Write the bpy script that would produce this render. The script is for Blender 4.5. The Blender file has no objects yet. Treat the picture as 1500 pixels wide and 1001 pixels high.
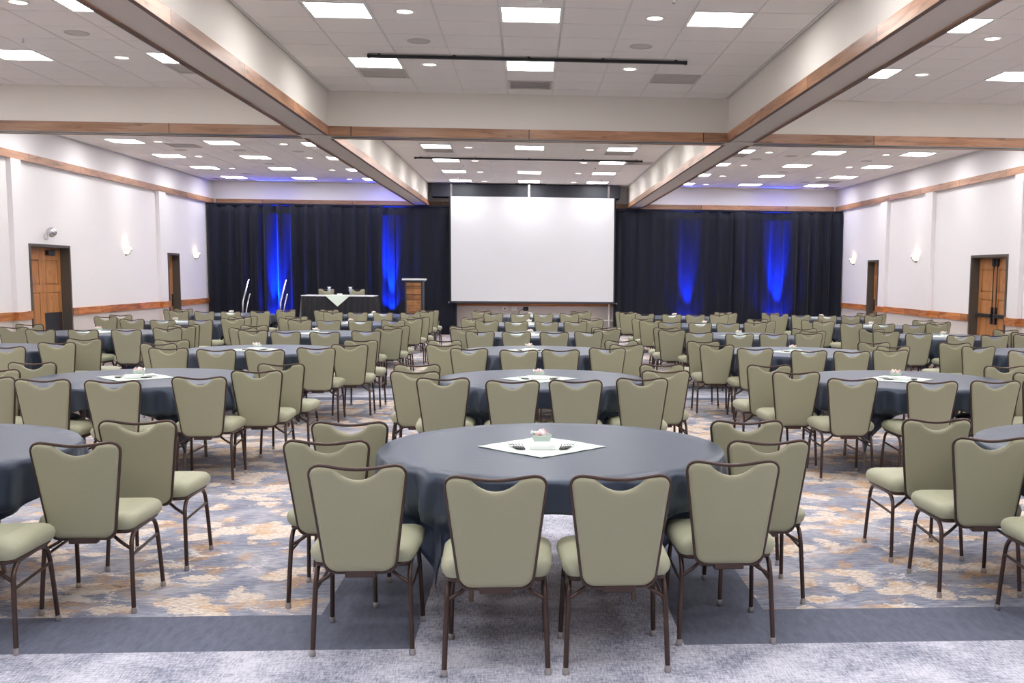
import bpy, math, random
from mathutils import Vector, Matrix

S = bpy.context.scene
COL = S.collection
random.seed(7)

# ------------------------------------------------------------------ camera, world, exposure
F_PX, PITCH, YAW, ROLL, CAM_H = 1518.284, 0.10246, 0.06441, 0.00884, 1.6897
PX, PY = 120.948, 58.951            # principal point offset of the cropped frame
cd = bpy.data.cameras.new('camera'); cam = bpy.data.objects.new('camera', cd); COL.objects.link(cam)
cy_, sy_, cp_, sp_ = math.cos(YAW), math.sin(YAW), math.cos(PITCH), math.sin(PITCH)
Fv = Vector((sy_ * cp_, cy_ * cp_, -sp_)); Rv = Vector((cy_, -sy_, 0)); Uv = Rv.cross(Fv)
cr_, sr_ = math.cos(ROLL), math.sin(ROLL)
R2 = Rv * cr_ + Uv * sr_; U2 = Uv * cr_ - Rv * sr_
cam.matrix_world = Matrix(((R2.x, U2.x, -Fv.x, 0), (R2.y, U2.y, -Fv.y, 0), (R2.z, U2.z, -Fv.z, CAM_H), (0, 0, 0, 1)))
cd.sensor_fit = 'HORIZONTAL'; cd.sensor_width = 36.0; cd.lens = 36.0 * F_PX / 1500.0
cd.shift_x = -PX / 1500.0; cd.shift_y = PY / 1500.0
cd.clip_start = 0.05; cd.clip_end = 100
S.camera = cam
w = bpy.data.worlds.new('world'); S.world = w; w.use_nodes = True
w.node_tree.nodes['Background'].inputs[0].default_value = (0.9, 0.93, 1.0, 1)
w.node_tree.nodes['Background'].inputs[1].default_value = 0.05
S.view_settings.view_transform = 'Standard'
S.view_settings.look = 'None'
S.view_settings.gamma = 1.0
S.view_settings.use_curve_mapping = False
S.view_settings.exposure = 1.05
S.cycles.use_denoising = True
S.cycles.max_bounces = 8
S.cycles.diffuse_bounces = 5
S.cycles.glossy_bounces = 3
S.cycles.sample_clamp_indirect = 6.0
PANEL_L = 11.5                       # radiance of the flat ceiling panels
DOWN_L = 3.5
BLUE_W = 7500.0

# ------------------------------------------------------------------ room dimensions (metres)
WL, WR = -8.67, 8.80                # side walls, upper part
BL, BR, BW = -2.748, 2.79, 0.419    # inner faces of the two long beams and their width
YT, YT2 = 14.747, 15.13             # cross beam
YB, Y0 = 29.62, -5.0                # back wall, wall behind the camera
ZB, ZT, ZC = 3.570, 3.700, 4.176    # beam underside, top of wood board, ceiling
REC = 0.09                          # lower walls sit this far behind the upper wall face
# ------------------------------------------------------------------ small helpers
def srgb(r, g, b):
    f = lambda c: (c / 255 / 12.92) if c / 255 <= 0.04045 else ((c / 255 + 0.055) / 1.055) ** 2.4
    return (f(r), f(g), f(b), 1.0)

def mat(name, col, rough=0.5, metal=0.0, spec=0.5, emis=None, es=0.0, sheen=0.0, alpha=None, trans=0.0):
    m = bpy.data.materials.new(name); m.use_nodes = True
    b = m.node_tree.nodes['Principled BSDF']
    b.inputs['Base Color'].default_value = col
    b.inputs['Roughness'].default_value = rough
    b.inputs['Metallic'].default_value = metal
    b.inputs['Specular IOR Level'].default_value = spec
    if sheen: b.inputs['Sheen Weight'].default_value = sheen; b.inputs['Sheen Roughness'].default_value = 0.4
    if emis: b.inputs['Emission Color'].default_value = emis; b.inputs['Emission Strength'].default_value = es
    if trans: b.inputs['Transmission Weight'].default_value = trans
    return m

class N:
    """tiny node wiring helper"""
    def __init__(s, m): s.t = m.node_tree; s.b = s.t.nodes['Principled BSDF']; s._co = None
    def n(s, kind, **kw):
        x = s.t.nodes.new(kind)
        for k, v in kw.items(): setattr(x, k, v)
        return x
    def l(s, a, b): s.t.links.new(a, b)
    def co(s):
        if not s._co: s._co = s.n('ShaderNodeTexCoord')
        return s._co.outputs['Object']
    def mapping(s, sc=(1, 1, 1), rot=(0, 0, 0), src=None, loc=(0, 0, 0)):
        m = s.n('ShaderNodeMapping'); m.inputs['Scale'].default_value = sc; m.inputs['Rotation'].default_value = rot
        m.inputs['Location'].default_value = loc
        s.l(src or s.co(), m.inputs['Vector']); return m.outputs[0]
    def noise(s, scale, detail=3, rough=0.5, src=None, dist=0.0):
        x = s.n('ShaderNodeTexNoise'); x.inputs['Scale'].default_value = scale; x.inputs['Detail'].default_value = detail
        x.inputs['Roughness'].default_value = rough; x.inputs['Distortion'].default_value = dist
        s.l(src or s.co(), x.inputs['Vector']); return x.outputs['Fac']
    def voro(s, scale, src=None, feature='F1', out='Distance', rnd=1.0):
        x = s.n('ShaderNodeTexVoronoi', feature=feature); x.inputs['Scale'].default_value = scale
        x.inputs['Randomness'].default_value = rnd
        s.l(src or s.co(), x.inputs['Vector']); return x.outputs[out]
    def ramp(s, fac, stops, interp='LINEAR'):
        x = s.n('ShaderNodeValToRGB'); r = x.color_ramp; r.interpolation = interp
        while len(r.elements) < len(stops): r.elements.new(0.5)
        for e, (p, c) in zip(r.elements, stops): e.position = p; e.color = c if len(c) == 4 else (*c, 1)
        s.l(fac, x.inputs[0]); return x.outputs[0]
    def mix(s, fac, a, b, mode='MIX'):
        x = s.n('ShaderNodeMix', data_type='RGBA', blend_type=mode)
        for i, v in ((0, fac), (6, a), (7, b)):
            if isinstance(v, (int, float)): x.inputs[i].default_value = v
            elif isinstance(v, tuple): x.inputs[i].default_value = v
            else: s.l(v, x.inputs[i])
        return x.outputs[2]
    def math(s, op, a, b=None, c=None):
        x = s.n('ShaderNodeMath', operation=op)
        for i, v in enumerate((a, b, c)):
            if v is None: continue
            if isinstance(v, (int, float)): x.inputs[i].default_value = v
            else: s.l(v, x.inputs[i])
        return x.outputs[0]
    def sep(s, src=None):
        x = s.n('ShaderNodeSeparateXYZ'); s.l(src or s.co(), x.inputs[0]); return x.outputs
    def comb(s, x=0, y=0, z=0):
        c = s.n('ShaderNodeCombineXYZ')
        for i, v in enumerate((x, y, z)):
            if isinstance(v, (int, float)): c.inputs[i].default_value = v
            else: s.l(v, c.inputs[i])
        return c.outputs[0]
    def bump(s, h, strength=0.2, dist=0.01):
        x = s.n('ShaderNodeBump'); x.inputs['Strength'].default_value = strength; x.inputs['Distance'].default_value = dist
        s.l(h, x.inputs['Height']); s.l(x.outputs[0], s.b.inputs['Normal'])
    def color(s, c): s.l(c, s.b.inputs['Base Color'])

BLK, WHT = (0, 0, 0, 1), (1, 1, 1, 1)
# ------------------------------------------------------------------ materials
M = {}
def wood(name, axis, c1, c2, c3, board=2.1, rough=0.35):
    """knotty alder boards, grain and board joints along one axis"""
    m = mat(name, c1, rough, spec=0.5); k = N(m)
    i = {'x': 0, 'y': 1, 'z': 2}[axis]
    sc = [14, 14, 14]; sc[i] = 1.3
    grain = k.noise(1.0, 6, 0.6, src=k.mapping(tuple(sc)), dist=0.8)
    base = k.ramp(grain, [(0.30, c3), (0.5, c1), (0.72, c2)])
    sep = k.sep()
    cell = k.math('FLOOR', k.math('DIVIDE', sep[i], board))
    wn = k.n('ShaderNodeTexWhiteNoise', noise_dimensions='1D'); k.l(cell, wn.inputs['W'])
    tint = k.ramp(wn.outputs['Value'], [(0, (0.62, 0.60, 0.58)), (1, (1.12, 1.05, 1.0))])
    col = k.mix(1.0, base, tint, 'MULTIPLY')
    fr = k.math('FRACT', k.math('DIVIDE', sep[i], board))
    joint = k.math('LESS_THAN', fr, 0.006)
    col = k.mix(joint, col, (c3[0] * .35, c3[1] * .35, c3[2] * .35, 1))
    sc2 = [7, 7, 7]; sc2[i] = 2.4
    knot = k.ramp(k.voro(1.0, src=k.mapping(tuple(sc2))), [(0.0, WHT), (0.10, WHT), (0.17, BLK)])
    col = k.mix(k.math('MULTIPLY', knot, 0.55), col, (c3[0] * .5, c3[1] * .45, c3[2] * .4, 1))
    k.color(col); k.bump(grain, 0.15, 0.003)
    return m
ALD = (srgb(186, 140, 108), srgb(210, 164, 130), srgb(140, 98, 72))
M['fascia_y'] = wood('alder_board_long', 'y', *ALD)
M['fascia_x'] = wood('alder_board_cross', 'x', *ALD, board=2.45)
RAIL = (srgb(196, 126, 72), srgb(222, 156, 98), srgb(138, 80, 42))
M['rail_y'] = wood('alder_rail', 'y', *RAIL, board=1.6, rough=0.4)
M['edge_shade'] = mat('board_edge_shade', srgb(98, 74, 66), 0.6)  # shade under the beam boards, painted as a darker brown
M['rail_x'] = wood('alder_rail_back', 'x', *RAIL, board=1.6, rough=0.4)
M['door_wood'] = wood('door_fir', 'z', srgb(192, 136, 84), srgb(208, 154, 100), srgb(166, 112, 66), board=5.0, rough=0.4)
M['lectern_dark'] = wood('reclaimed_planks_dark', 'x', srgb(140, 96, 60), srgb(168, 120, 78), srgb(70, 46, 32), board=0.7, rough=0.6)
M['lectern_wood'] = wood('reclaimed_planks', 'x', srgb(176, 124, 78), srgb(206, 156, 104), srgb(96, 62, 40), board=0.6, rough=0.6)

def plaster(name, c, bump=0.05):
    m = mat(name, c, 0.85, spec=0.2); k = N(m)
    n = k.noise(60, 2); k.bump(n, bump, 0.002)
    big = k.noise(0.5, 2)
    k.color(k.mix(big, (c[0] * .97, c[1] * .97, c[2] * .97, 1), c)); return m
M['wall'] = plaster('wall_paint', srgb(240, 237, 239))
M['wall_low'] = plaster('wall_paint_lower', srgb(214, 206, 200))
M['beam'] = plaster('beam_paint', srgb(232, 227, 219))
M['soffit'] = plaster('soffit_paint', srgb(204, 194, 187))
M['track'] = mat('partition_track', srgb(170, 168, 160), 0.4, 0.6)

m = mat('ceiling_tile', srgb(222, 214, 208), 0.95, spec=0.1); k = N(m)
n = k.noise(90, 3, 0.7); k.color(k.mix(n, srgb(228, 221, 217), srgb(244, 238, 235))); k.bump(n, 0.1, 0.002); M['tile'] = m
M['tbar'] = mat('ceiling_bar', srgb(214, 210, 206), 0.3, 0.0)
M['groove'] = mat('tile_groove', srgb(170, 164, 158), 0.8)
M['panel'] = mat('panel_light', WHT, 0.5, emis=(1.0, 0.985, 0.985, 1), es=PANEL_L)
M['downlamp'] = mat('downlight_glow', WHT, 0.5, emis=(1.0, 0.88, 0.74, 1), es=DOWN_L)
M['white'] = mat('white_enamel', srgb(238, 236, 232), 0.4)
M['speaker'] = mat('speaker_grille', srgb(196, 190, 186), 0.7)
M['vent'] = mat('vent_louvre', srgb(192, 185, 180), 0.6)
M['vent_dark'] = mat('vent_inside', srgb(96, 90, 86), 0.7)
M['black'] = mat('black_metal', srgb(28, 28, 32), 0.45)
M['black_box'] = mat('black_housing', srgb(44, 47, 58), 0.5)
M['screen'] = mat('projection_screen', srgb(222, 223, 227), 0.9, spec=0.1)
M['chrome'] = mat('chrome', srgb(210, 210, 215), 0.15, 1.0)
M['door_frame'] = mat('door_frame_paint', srgb(84, 78, 72), 0.5)
M['kick'] = mat('kick_plate', srgb(52, 52, 58), 0.45, 0.3)

# carpets
def light_carpet():
    m = mat('carpet_heather', srgb(190, 192, 205), 0.95, spec=0.1); k = N(m)
    a = k.noise(1, 4, 0.7, src=k.mapping((130, 18, 1))); b = k.noise(1, 4, 0.7, src=k.mapping((18, 130, 1)))
    f = k.math('MULTIPLY', k.math('ADD', a, b), 0.5)
    big = k.noise(3.0, 4, 0.6)
    f2 = k.math('ADD', k.math('MULTIPLY', f, 0.7), k.math('MULTIPLY', big, 0.3))
    c = k.ramp(f2, [(0.40, srgb(112, 116, 136)), (0.48, srgb(168, 170, 186)), (0.56, srgb(214, 214, 224))])
    k.color(c); k.bump(k.noise(500, 2), 0.25, 0.003); return m
M['carpet_light'] = light_carpet()
m = mat('carpet_charcoal', srgb(90, 94, 108), 0.95, spec=0.1); k = N(m)
a = k.noise(1, 4, 0.7, src=k.mapping((30, 9, 1), rot=(0, 0, 0.5)))
k.color(k.ramp(a, [(0.3, srgb(98, 103, 119)), (0.7, srgb(118, 122, 138))])); k.bump(k.noise(500, 2), 0.25, 0.003)
M['carpet_dark'] = m
def leaf_carpet():
    m = mat('carpet_leaves', srgb(150, 150, 160), 0.95, spec=0.1); k = N(m)
    base_n = k.noise(2.2, 5, 0.6, dist=0.6)
    streak = k.noise(1, 4, 0.7, src=k.mapping((11, 60, 1), rot=(0, 0, 0.35)))
    base = k.ramp(base_n, [(0.36, srgb(104, 112, 134)), (0.50, srgb(142, 148, 166)), (0.60, srgb(190, 188, 194))])
    base = k.mix(0.45, base, k.ramp(streak, [(0.35, srgb(92, 99, 120)), (0.6, srgb(204, 204, 214))]))
    # jagged leaves
    wob = k.n('ShaderNodeTexNoise'); wob.inputs['Scale'].default_value = 9.0; wob.inputs['Detail'].default_value = 4
    wob.inputs['Roughness'].default_value = 0.75; k.l(k.co(), wob.inputs['Vector'])
    vm = k.n('ShaderNodeVectorMath', operation='MULTIPLY_ADD'); k.l(wob.outputs['Color'], vm.inputs[0])
    vm.inputs[1].default_value = (0.20, 0.16, 0); k.l(k.co(), vm.inputs[2])
    wob2 = k.n('ShaderNodeTexNoise'); wob2.inputs['Scale'].default_value = 34.0; wob2.inputs['Detail'].default_value = 3
    k.l(k.mapping((1, 2.2, 1), rot=(0, 0, 0.5)), wob2.inputs['Vector'])
    vm2 = k.n('ShaderNodeVectorMath', operation='MULTIPLY_ADD'); k.l(wob2.outputs['Color'], vm2.inputs[0])
    vm2.inputs[1].default_value = (0.16, 0.05, 0); k.l(vm.outputs[0], vm2.inputs[2])
    warped = vm2.outputs[0]
    big = k.noise(1.3, 2, 0.5)
    def leaves(sc, rot, t0, t1, loc):
        d = k.voro(1.0, src=k.mapping(sc, rot=(0, 0, rot), src=warped, loc=loc))
        d = k.math('ADD', d, k.math('MULTIPLY', k.math('SUBTRACT', 0.52, big), 1.2))
        return k.ramp(d, [(t0, WHT), (t1, BLK)])
    l1 = leaves((3.3, 5.2, 1), 0.5, 0.36, 0.40, (0, 0, 0))
    l2 = leaves((4.6, 3.0, 1), -0.3, 0.30, 0.34, (3.1, 1.7, 0))
    fine = k.noise(1, 3, 0.7, src=k.mapping((28, 90, 1), rot=(0, 0, 0.6)))
    cream = k.ramp(fine, [(0.38, srgb(188, 172, 158)), (0.5, srgb(226, 212, 198)), (0.62, srgb(240, 230, 220))])
    ochre = k.ramp(fine, [(0.36, srgb(160, 116, 66)), (0.5, srgb(206, 154, 86)), (0.62, srgb(224, 192, 150))])
    col = k.mix(l1, base, cream)
    col = k.mix(l2, col, cream)
    om = k.math('MULTIPLY', k.ramp(k.noise(4.2, 4, 0.65, src=warped), [(0.535, BLK), (0.60, WHT)]),
                k.ramp(fine, [(0.40, (0.35, 0.35, 0.35, 1)), (0.55, WHT)]))
    col = k.mix(k.math('MULTIPLY', om, 0.75), col, ochre)
    edge = k.voro(1.0, src=k.mapping((2.1, 3.2, 1), rot=(0, 0, 0.9), src=warped), feature='DISTANCE_TO_EDGE')
    vein = k.math('MULTIPLY', k.ramp(edge, [(0.012, WHT), (0.022, BLK)]), k.ramp(k.noise(1.1, 1), [(0.5, BLK), (0.58, WHT)]))
    col = k.mix(vein, col, srgb(232, 226, 220))
    pile = k.noise(260, 2, 0.8)
    col = k.mix(0.55, col, k.ramp(pile, [(0.3, (0.55, 0.56, 0.6)), (0.7, (1.25, 1.22, 1.2))]), 'MULTIPLY')
    k.color(col); k.bump(pile, 0.3, 0.003); return m
M['carpet_leaf'] = leaf_carpet()

# furniture
def fabric(name, c, sc=420, amt=0.18, **kw):
    m = mat(name, c, kw.pop('rough', 0.75), spec=kw.pop('spec', 0.3), **kw); k = N(m)
    n = k.noise(sc, 2, 0.7)
    k.color(k.mix(n, tuple(x * (1 - amt) for x in c[:3]) + (1,), tuple(min(1, x * (1 + amt)) for x in c[:3]) + (1,)))
    k.bump(n, 0.12, 0.002); return m
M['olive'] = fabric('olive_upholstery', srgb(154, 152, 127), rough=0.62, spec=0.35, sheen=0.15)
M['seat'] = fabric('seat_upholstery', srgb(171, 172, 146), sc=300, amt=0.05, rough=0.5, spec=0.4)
M['bronze'] = mat('bronze_frame', srgb(78, 61, 56), 0.32, 0.55)
M['glide'] = mat('steel_glide', srgb(190, 184, 180), 0.3, 0.9)
m = mat('slate_tablecloth', srgb(30, 36, 50), 0.37, spec=1.0, sheen=0.2); k = N(m)
k.b.inputs['Specular Tint'].default_value = (0.70, 0.82, 1.0, 1)
k.b.inputs['Sheen Tint'].default_value = (0.62, 0.76, 1.0, 1)
weave = k.noise(1, 2, 0.6, src=k.mapping((350, 350, 90)))
soft = k.noise(2.0, 3)
k.color(k.mix(soft, srgb(19, 26, 41), srgb(26, 35, 53)))
crease = k.noise(1, 2, 0.5, src=k.mapping((0.7, 16, 0.7)))
bh = k.math('ADD', k.math('MULTIPLY', weave, 0.15), k.math('MULTIPLY', crease, 1.0)); k.bump(bh, 0.10, 0.006)
M['cloth'] = m
M['mint'] = fabric('mint_linen', srgb(226, 240, 228), sc=500, amt=0.04)
M['paper'] = mat('paper', srgb(246, 247, 248), 0.7)
M['mint_glass'] = mat('mint_glass', srgb(214, 230, 220), 0.15, trans=0.35)
M['candy'] = mat('candy_wrap', srgb(244, 240, 240), 0.25)
M['candy_red'] = mat('candy_wrap_red', srgb(240, 196, 194), 0.25)
M['pen'] = mat('pen_black', srgb(36, 38, 42), 0.35)
M['pen_w'] = mat('pen_clear', srgb(226, 230, 232), 0.3)
M['tabletop'] = mat('table_plywood', srgb(150, 112, 78), 0.6)
M['leg_grey'] = mat('table_leg', srgb(150, 132, 120), 0.4, 0.6)
m = mat('stage_drape', srgb(30, 33, 46), 0.8, spec=0.25, sheen=0.25); k = N(m)
k.color(k.mix(k.noise(1, 3, src=k.mapping((3, 3, 0.4))), srgb(17, 20, 32), srgb(27, 30, 44)))
M['drape'] = m
M['skirt'] = mat('table_skirt', srgb(24, 25, 32), 0.7, sheen=0.2)
M['silver'] = mat('head_table_top', srgb(222, 224, 230), 0.4)
M['glass'] = mat('goblet_glass', (0.95, 0.97, 1, 1), 0.03, trans=0.7)
M['shade'] = mat('sconce_glass', srgb(250, 246, 236), 0.4, emis=(1.0, 0.86, 0.66, 1), es=.7)
M['plate'] = mat('wall_plate', srgb(235, 232, 226), 0.5)
M['uplight_lens'] = mat('uplight_lens', (0.0, 0.05, 1, 1), 0.3, emis=(0.02, 0.10, 1, 1), es=6)

# ------------------------------------------------------------------ mesh builder
class MB:
    def __init__(s): s.v = []; s.f = []; s.mi = []; s.mats = []; s.cur = 0; s.sm = []
    def use(s, m):
        if m not in s.mats: s.mats.append(m)
        s.cur = s.mats.index(m); return s
    def add(s, vs, fs, smooth=False):
        b = len(s.v); s.v += [tuple(v) for v in vs]
        for f in fs: s.f.append(tuple(b + i for i in f)); s.mi.append(s.cur); s.sm.append(smooth)
    def box(s, x0, x1, y0, y1, z0, z1):
        v = [(x, y, z) for z in (z0, z1) for y in (y0, y1) for x in (x0, x1)]
        s.add(v, [(0, 2, 3, 1), (4, 5, 7, 6), (0, 1, 5, 4), (2, 6, 7, 3), (0, 4, 6, 2), (1, 3, 7, 5)]); return s
    def bbox(s, x0, x1, y0, y1, z0, z1, b):
        """box with chamfered edges"""
        xs, ys, zs = (x0, x1), (y0, y1), (z0, z1); P = {}; v = []
        for i in (0, 1):
            for j in (0, 1):
                for k_ in (0, 1):
                    sx, sy, sz = (1 if i == 0 else -1), (1 if j == 0 else -1), (1 if k_ == 0 else -1)
                    x, y, z = xs[i], ys[j], zs[k_]
                    P[i, j, k_] = (len(v), len(v) + 1, len(v) + 2)
                    v += [(x, y + sy * b, z + sz * b), (x + sx * b, y, z + sz * b), (x + sx * b, y + sy * b, z)]
        f = []
        for i in (0, 1):
            q = [P[i, 0, 0][0], P[i, 1, 0][0], P[i, 1, 1][0], P[i, 0, 1][0]]; f.append(q[::-1] if i == 0 else q)
            q = [P[0, i, 0][1], P[1, i, 0][1], P[1, i, 1][1], P[0, i, 1][1]]; f.append(q if i == 0 else q[::-1])
            q = [P[0, 0, i][2], P[1, 0, i][2], P[1, 1, i][2], P[0, 1, i][2]]; f.append(q[::-1] if i == 0 else q)
        for a in (0, 1):
            for c in (0, 1):
                f.append([P[0, a, c][1], P[1, a, c][1], P[1, a, c][2], P[0, a, c][2]])
                f.append([P[a, 0, c][0], P[a, 1, c][0], P[a, 1, c][2], P[a, 0, c][2]])
                f.append([P[a, c, 0][0], P[a, c, 1][0], P[a, c, 1][1], P[a, c, 0][1]])
        for k_ in P: f.append(list(P[k_]))
        s.add(v, f); s._fix = True; return s
    def tube(s, pts, r, n=8, closed=False, up=(0, 0, 1), sq=False, cap=True, smooth=True):
        pts = [Vector(p) for p in pts]; m = len(pts); rr = r if isinstance(r, (list, tuple)) else [r] * m
        b = len(s.v); tang = []
        for i in range(m):
            a = pts[(i - 1) % m] if (closed or i > 0) else pts[i]
            c = pts[(i + 1) % m] if (closed or i < m - 1) else pts[i]
            tang.append((c - a).normalized())
        u = Vector(up); u = u - tang[0] * u.dot(tang[0])
        if u.length < 1e-3: u = Vector((1, 0, 0)) - tang[0] * tang[0].x
        u.normalize(); vs = []
        for i in range(m):
            u = u - tang[i] * u.dot(tang[i]); u.normalize(); w_ = tang[i].cross(u)
            for j in range(n):
                a = 2 * math.pi * (j + 0.5) / n; k_ = 1.0
                if sq: k_ = 1.0 / max(abs(math.cos(a)), abs(math.sin(a))) ** 0.8
                vs.append(pts[i] + (u * math.cos(a) + w_ * math.sin(a)) * rr[i] * k_)
        fs = []
        for i in range(m if closed else m - 1):
            i2 = (i + 1) % m
            for j in range(n):
                j2 = (j + 1) % n; fs.append((i * n + j, i * n + j2, i2 * n + j2, i2 * n + j))
        s.add(vs, fs, smooth)
        if cap and not closed:
            s.add(vs[:n], [tuple(range(n))[::-1]]); s.add(vs[-n:], [tuple(range(n))])
        return s
    def lathe(s, prof, n=24, c=(0, 0), smooth=True):
        vs = []; fs = []
        for (r, z) in prof:
            for j in range(n):
                a = 2 * math.pi * j / n; vs.append((c[0] + r * math.cos(a), c[1] + r * math.sin(a), z))
        for i in range(len(prof) - 1):
            for j in range(n):
                j2 = (j + 1) % n; fs.append((i * n + j, i * n + j2, (i + 1) * n + j2, (i + 1) * n + j))
        s.add(vs, fs, smooth)
        if prof[0][0] > 1e-5: s.add(vs[:n], [tuple(range(n))[::-1]])
        if prof[-1][0] > 1e-5: s.add(vs[-n:], [tuple(range(n))])
        return s
    def build(s, name, parent=None, mats=None, loc=None, kind=None, label=None, fix=True):
        me = bpy.data.meshes.new(name); me.from_pydata(s.v, [], s.f)
        for m_ in (mats or s.mats): me.materials.append(M[m_] if isinstance(m_, str) else m_)
        me.polygons.foreach_set('material_index', s.mi); me.polygons.foreach_set('use_smooth', s.sm)
        if fix:
            import bmesh
            bm = bmesh.new(); bm.from_mesh(me); bmesh.ops.recalc_face_normals(bm, faces=bm.faces); bm.to_mesh(me); bm.free()
        me.update()
        o = bpy.data.objects.new(name, me); COL.objects.link(o)
        if parent is not None: o.parent = parent
        if loc: o.location = loc
        if kind: o['kind'] = kind
        if label: o['label'] = label
        return o
def mb(m): return MB().use(m)
def thing(name, label, cat, loc=(0, 0, 0), rz=0.0, group=None):
    o = bpy.data.objects.new(name, None); COL.objects.link(o); o.location = loc; o.rotation_euler = (0, 0, rz)
    o.empty_display_size = 0.1
    return tag(o, label, cat, group)
def tag(o, label, cat, group=None):
    o['label'] = label; o['category'] = cat
    if group: o['group'] = group
    return o
def dup(src, label, group=None, loc=None, rz=None, skip=()):
    KIDS = [o for o in src.children]
    r = src.copy(); COL.objects.link(r)
    if loc is not None: r.location = loc
    if rz is not None: r.rotation_euler = (0, 0, rz)
    r['label'] = label
    if group: r['group'] = group
    for ch in KIDS:
        c = ch.copy(); COL.objects.link(c); c.parent = r
        for g in ch.children:
            if g.name.split('.')[0] in skip: continue
            d = g.copy(); COL.objects.link(d); d.parent = c
    return r
# ------------------------------------------------------------------ the room shell
def struct(b, name, **kw): return b.build(name, kind='structure', **kw)

# floor: pale heather carpet by the entrance, a charcoal border, then the leaf pattern
b = MB()
Zf = 0.0
def poly(pts): b.add([(x, y, Zf) for x, y in pts], [tuple(range(len(pts)))])
FY1, FY2, NY1, NY2 = 4.585, 5.075, 7.9, 8.4
b.use('carpet_light'); poly([(-9.2, Y0 - .4), (9.3, Y0 - .4), (9.3, FY1), (-9.2, FY1)]); poly([(-.52, FY1), (.72, FY1), (.72, NY1), (-.52, NY1)])
b.use('carpet_dark')
poly([(-9.2, FY1), (-.52, FY1), (-.52, FY2), (-9.2, FY2)]); poly([(.72, FY1), (9.3, FY1), (9.3, FY2), (.72, FY2)])
poly([(-1.02, FY2), (-.52, FY2), (-.52, NY2), (-1.02, NY2)]); poly([(.72, FY2), (1.2, FY2), (1.2, NY2), (.72, NY2)]); poly([(-.52, NY1), (.72, NY1), (.72, NY2), (-.52, NY2)])
b.use('carpet_leaf')
poly([(-9.2, FY2), (-1.02, FY2), (-1.02, NY2), (-9.2, NY2)]); poly([(1.2, FY2), (9.3, FY2), (9.3, NY2), (1.2, NY2)])
poly([(-9.2, NY2), (9.3, NY2), (9.3, 13.95), (-9.2, 13.95)]); poly([(-9.2, 15.75), (9.3, 15.75), (9.3, 30), (-9.2, 30)])
b.use('carpet_dark'); poly([(-9.2, 13.95), (9.3, 13.95), (9.3, 14.25), (-9.2, 14.25)]); poly([(-9.2, 15.4), (9.3, 15.4), (9.3, 15.75), (-9.2, 15.75)])
b.use('carpet_light'); poly([(-9.2, 14.25), (9.3, 14.25), (9.3, 15.4), (-9.2, 15.4)])
b.box(-9.2, 9.3, Y0 - .4, 30, -.12, -.02)
struct(b, 'floor', fix=False)

# side walls with recessed doorways; door list: (y0, y1, top)
DOORS = {'left': [(18.94, 20.57, 2.16), (26.0, 26.83, 2.14)], 'right': [(18.83, 20.45, 2.15), (26.0, 26.82, 2.14)]}
PIL = {'left': [(18.27, 18.62), (25.3, 25.75)], 'right': [(18.22, 18.55), (22.4, 22.85), (25.3, 25.75)]}
TH = 0.42
for side, X, s in (('left', WL, -1), ('right', WR, 1)):
    xin = X + s * REC; xout = X + s * (REC + TH)
    lo, hi = min(xin, xout), max(xin, xout)
    b = MB(); ys = [Y0]
    for (a, c, t) in DOORS[side]: ys += [a, c]
    ys.append(YB + .3)
    for i in range(0, len(ys), 2):
        b.use('wall_low').box(lo, hi, ys[i], ys[i + 1], 0, .90); b.use('wall').box(lo, hi, ys[i], ys[i + 1], .90, ZC + .15)
    for (a, c, t) in DOORS[side]: b.use('wall').box(lo, hi, a, c, t, ZC + .15)
    for (a, c) in PIL[side]:
        b.use('wall_low').box(min(X + s * .005, xin), max(X + s * .005, xin), a, c, 0, .90); b.use('wall').box(min(X + s * .005, xin), max(X + s * .005, xin), a, c, .90, ZB)
    # upper bulkhead
    b.use('wall').box(min(X + s * .02, xin), max(X + s * .02, xin), Y0, YB, ZB + .012, ZC + .1)
    struct(b, 'wall_' + side)
    # board along the bottom of the bulkhead
    b = mb('fascia_y').box(min(X, X + s * .05), max(X, X + s * .05), Y0, YB - .001, ZB, ZT); struct(b, 'trim_1' if s < 0 else 'trim_2')
    # chair rail, interrupted by doors, wrapping the piers
    b = mb('rail_y'); segs = []; cur = Y0
    for (a, c, t) in DOORS[side]: segs.append((cur, a - .0)); cur = c
    segs.append((cur, YB))
    xr0, xr1 = sorted((xin, xin - s * .035))
    for (a, c) in segs: b.box(xr0, xr1, a, c, .835, .975)
    for (a, c) in PIL[side]:
        q0, q1 = sorted((xin, X - s * .03)); b.box(q0, q1, a - .03, c + .03, .835, .975)
    struct(b, 'trim_3' if s < 0 else 'trim_4')
    q0, q1 = sorted((xin, xin - s * .015)); b = mb('door_frame')
    for (a, c) in segs: b.box(q0, q1, a, c, 0.0, .11)
    struct(b, 'baseboard_' + side)
# back wall and the wall behind the camera
b = mb('wall_low').box(WL - .1, WR + .1, YB, YB + .25, 0, .86); b.use('wall').box(WL - .1, WR + .1, YB, YB + .25, .86, ZC + .15)
struct(b, 'wall_back')
b = mb('rail_x').box(WL - REC, WR + REC, YB - .03, YB, .80, .93); struct(b, 'trim_5')
b = mb('fascia_x')
for x0, x1 in ((WL + .05, BL - BW), (BL, BR), (BR + BW, WR - .05)): b.box(x0, x1, YB - .045, YB, ZB, ZT)
struct(b, 'trim_6')
b = mb('wall').box(WL - .5, WR + .5, Y0 - .25, Y0, 0, ZC + .15); struct(b, 'wall_front')

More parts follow.
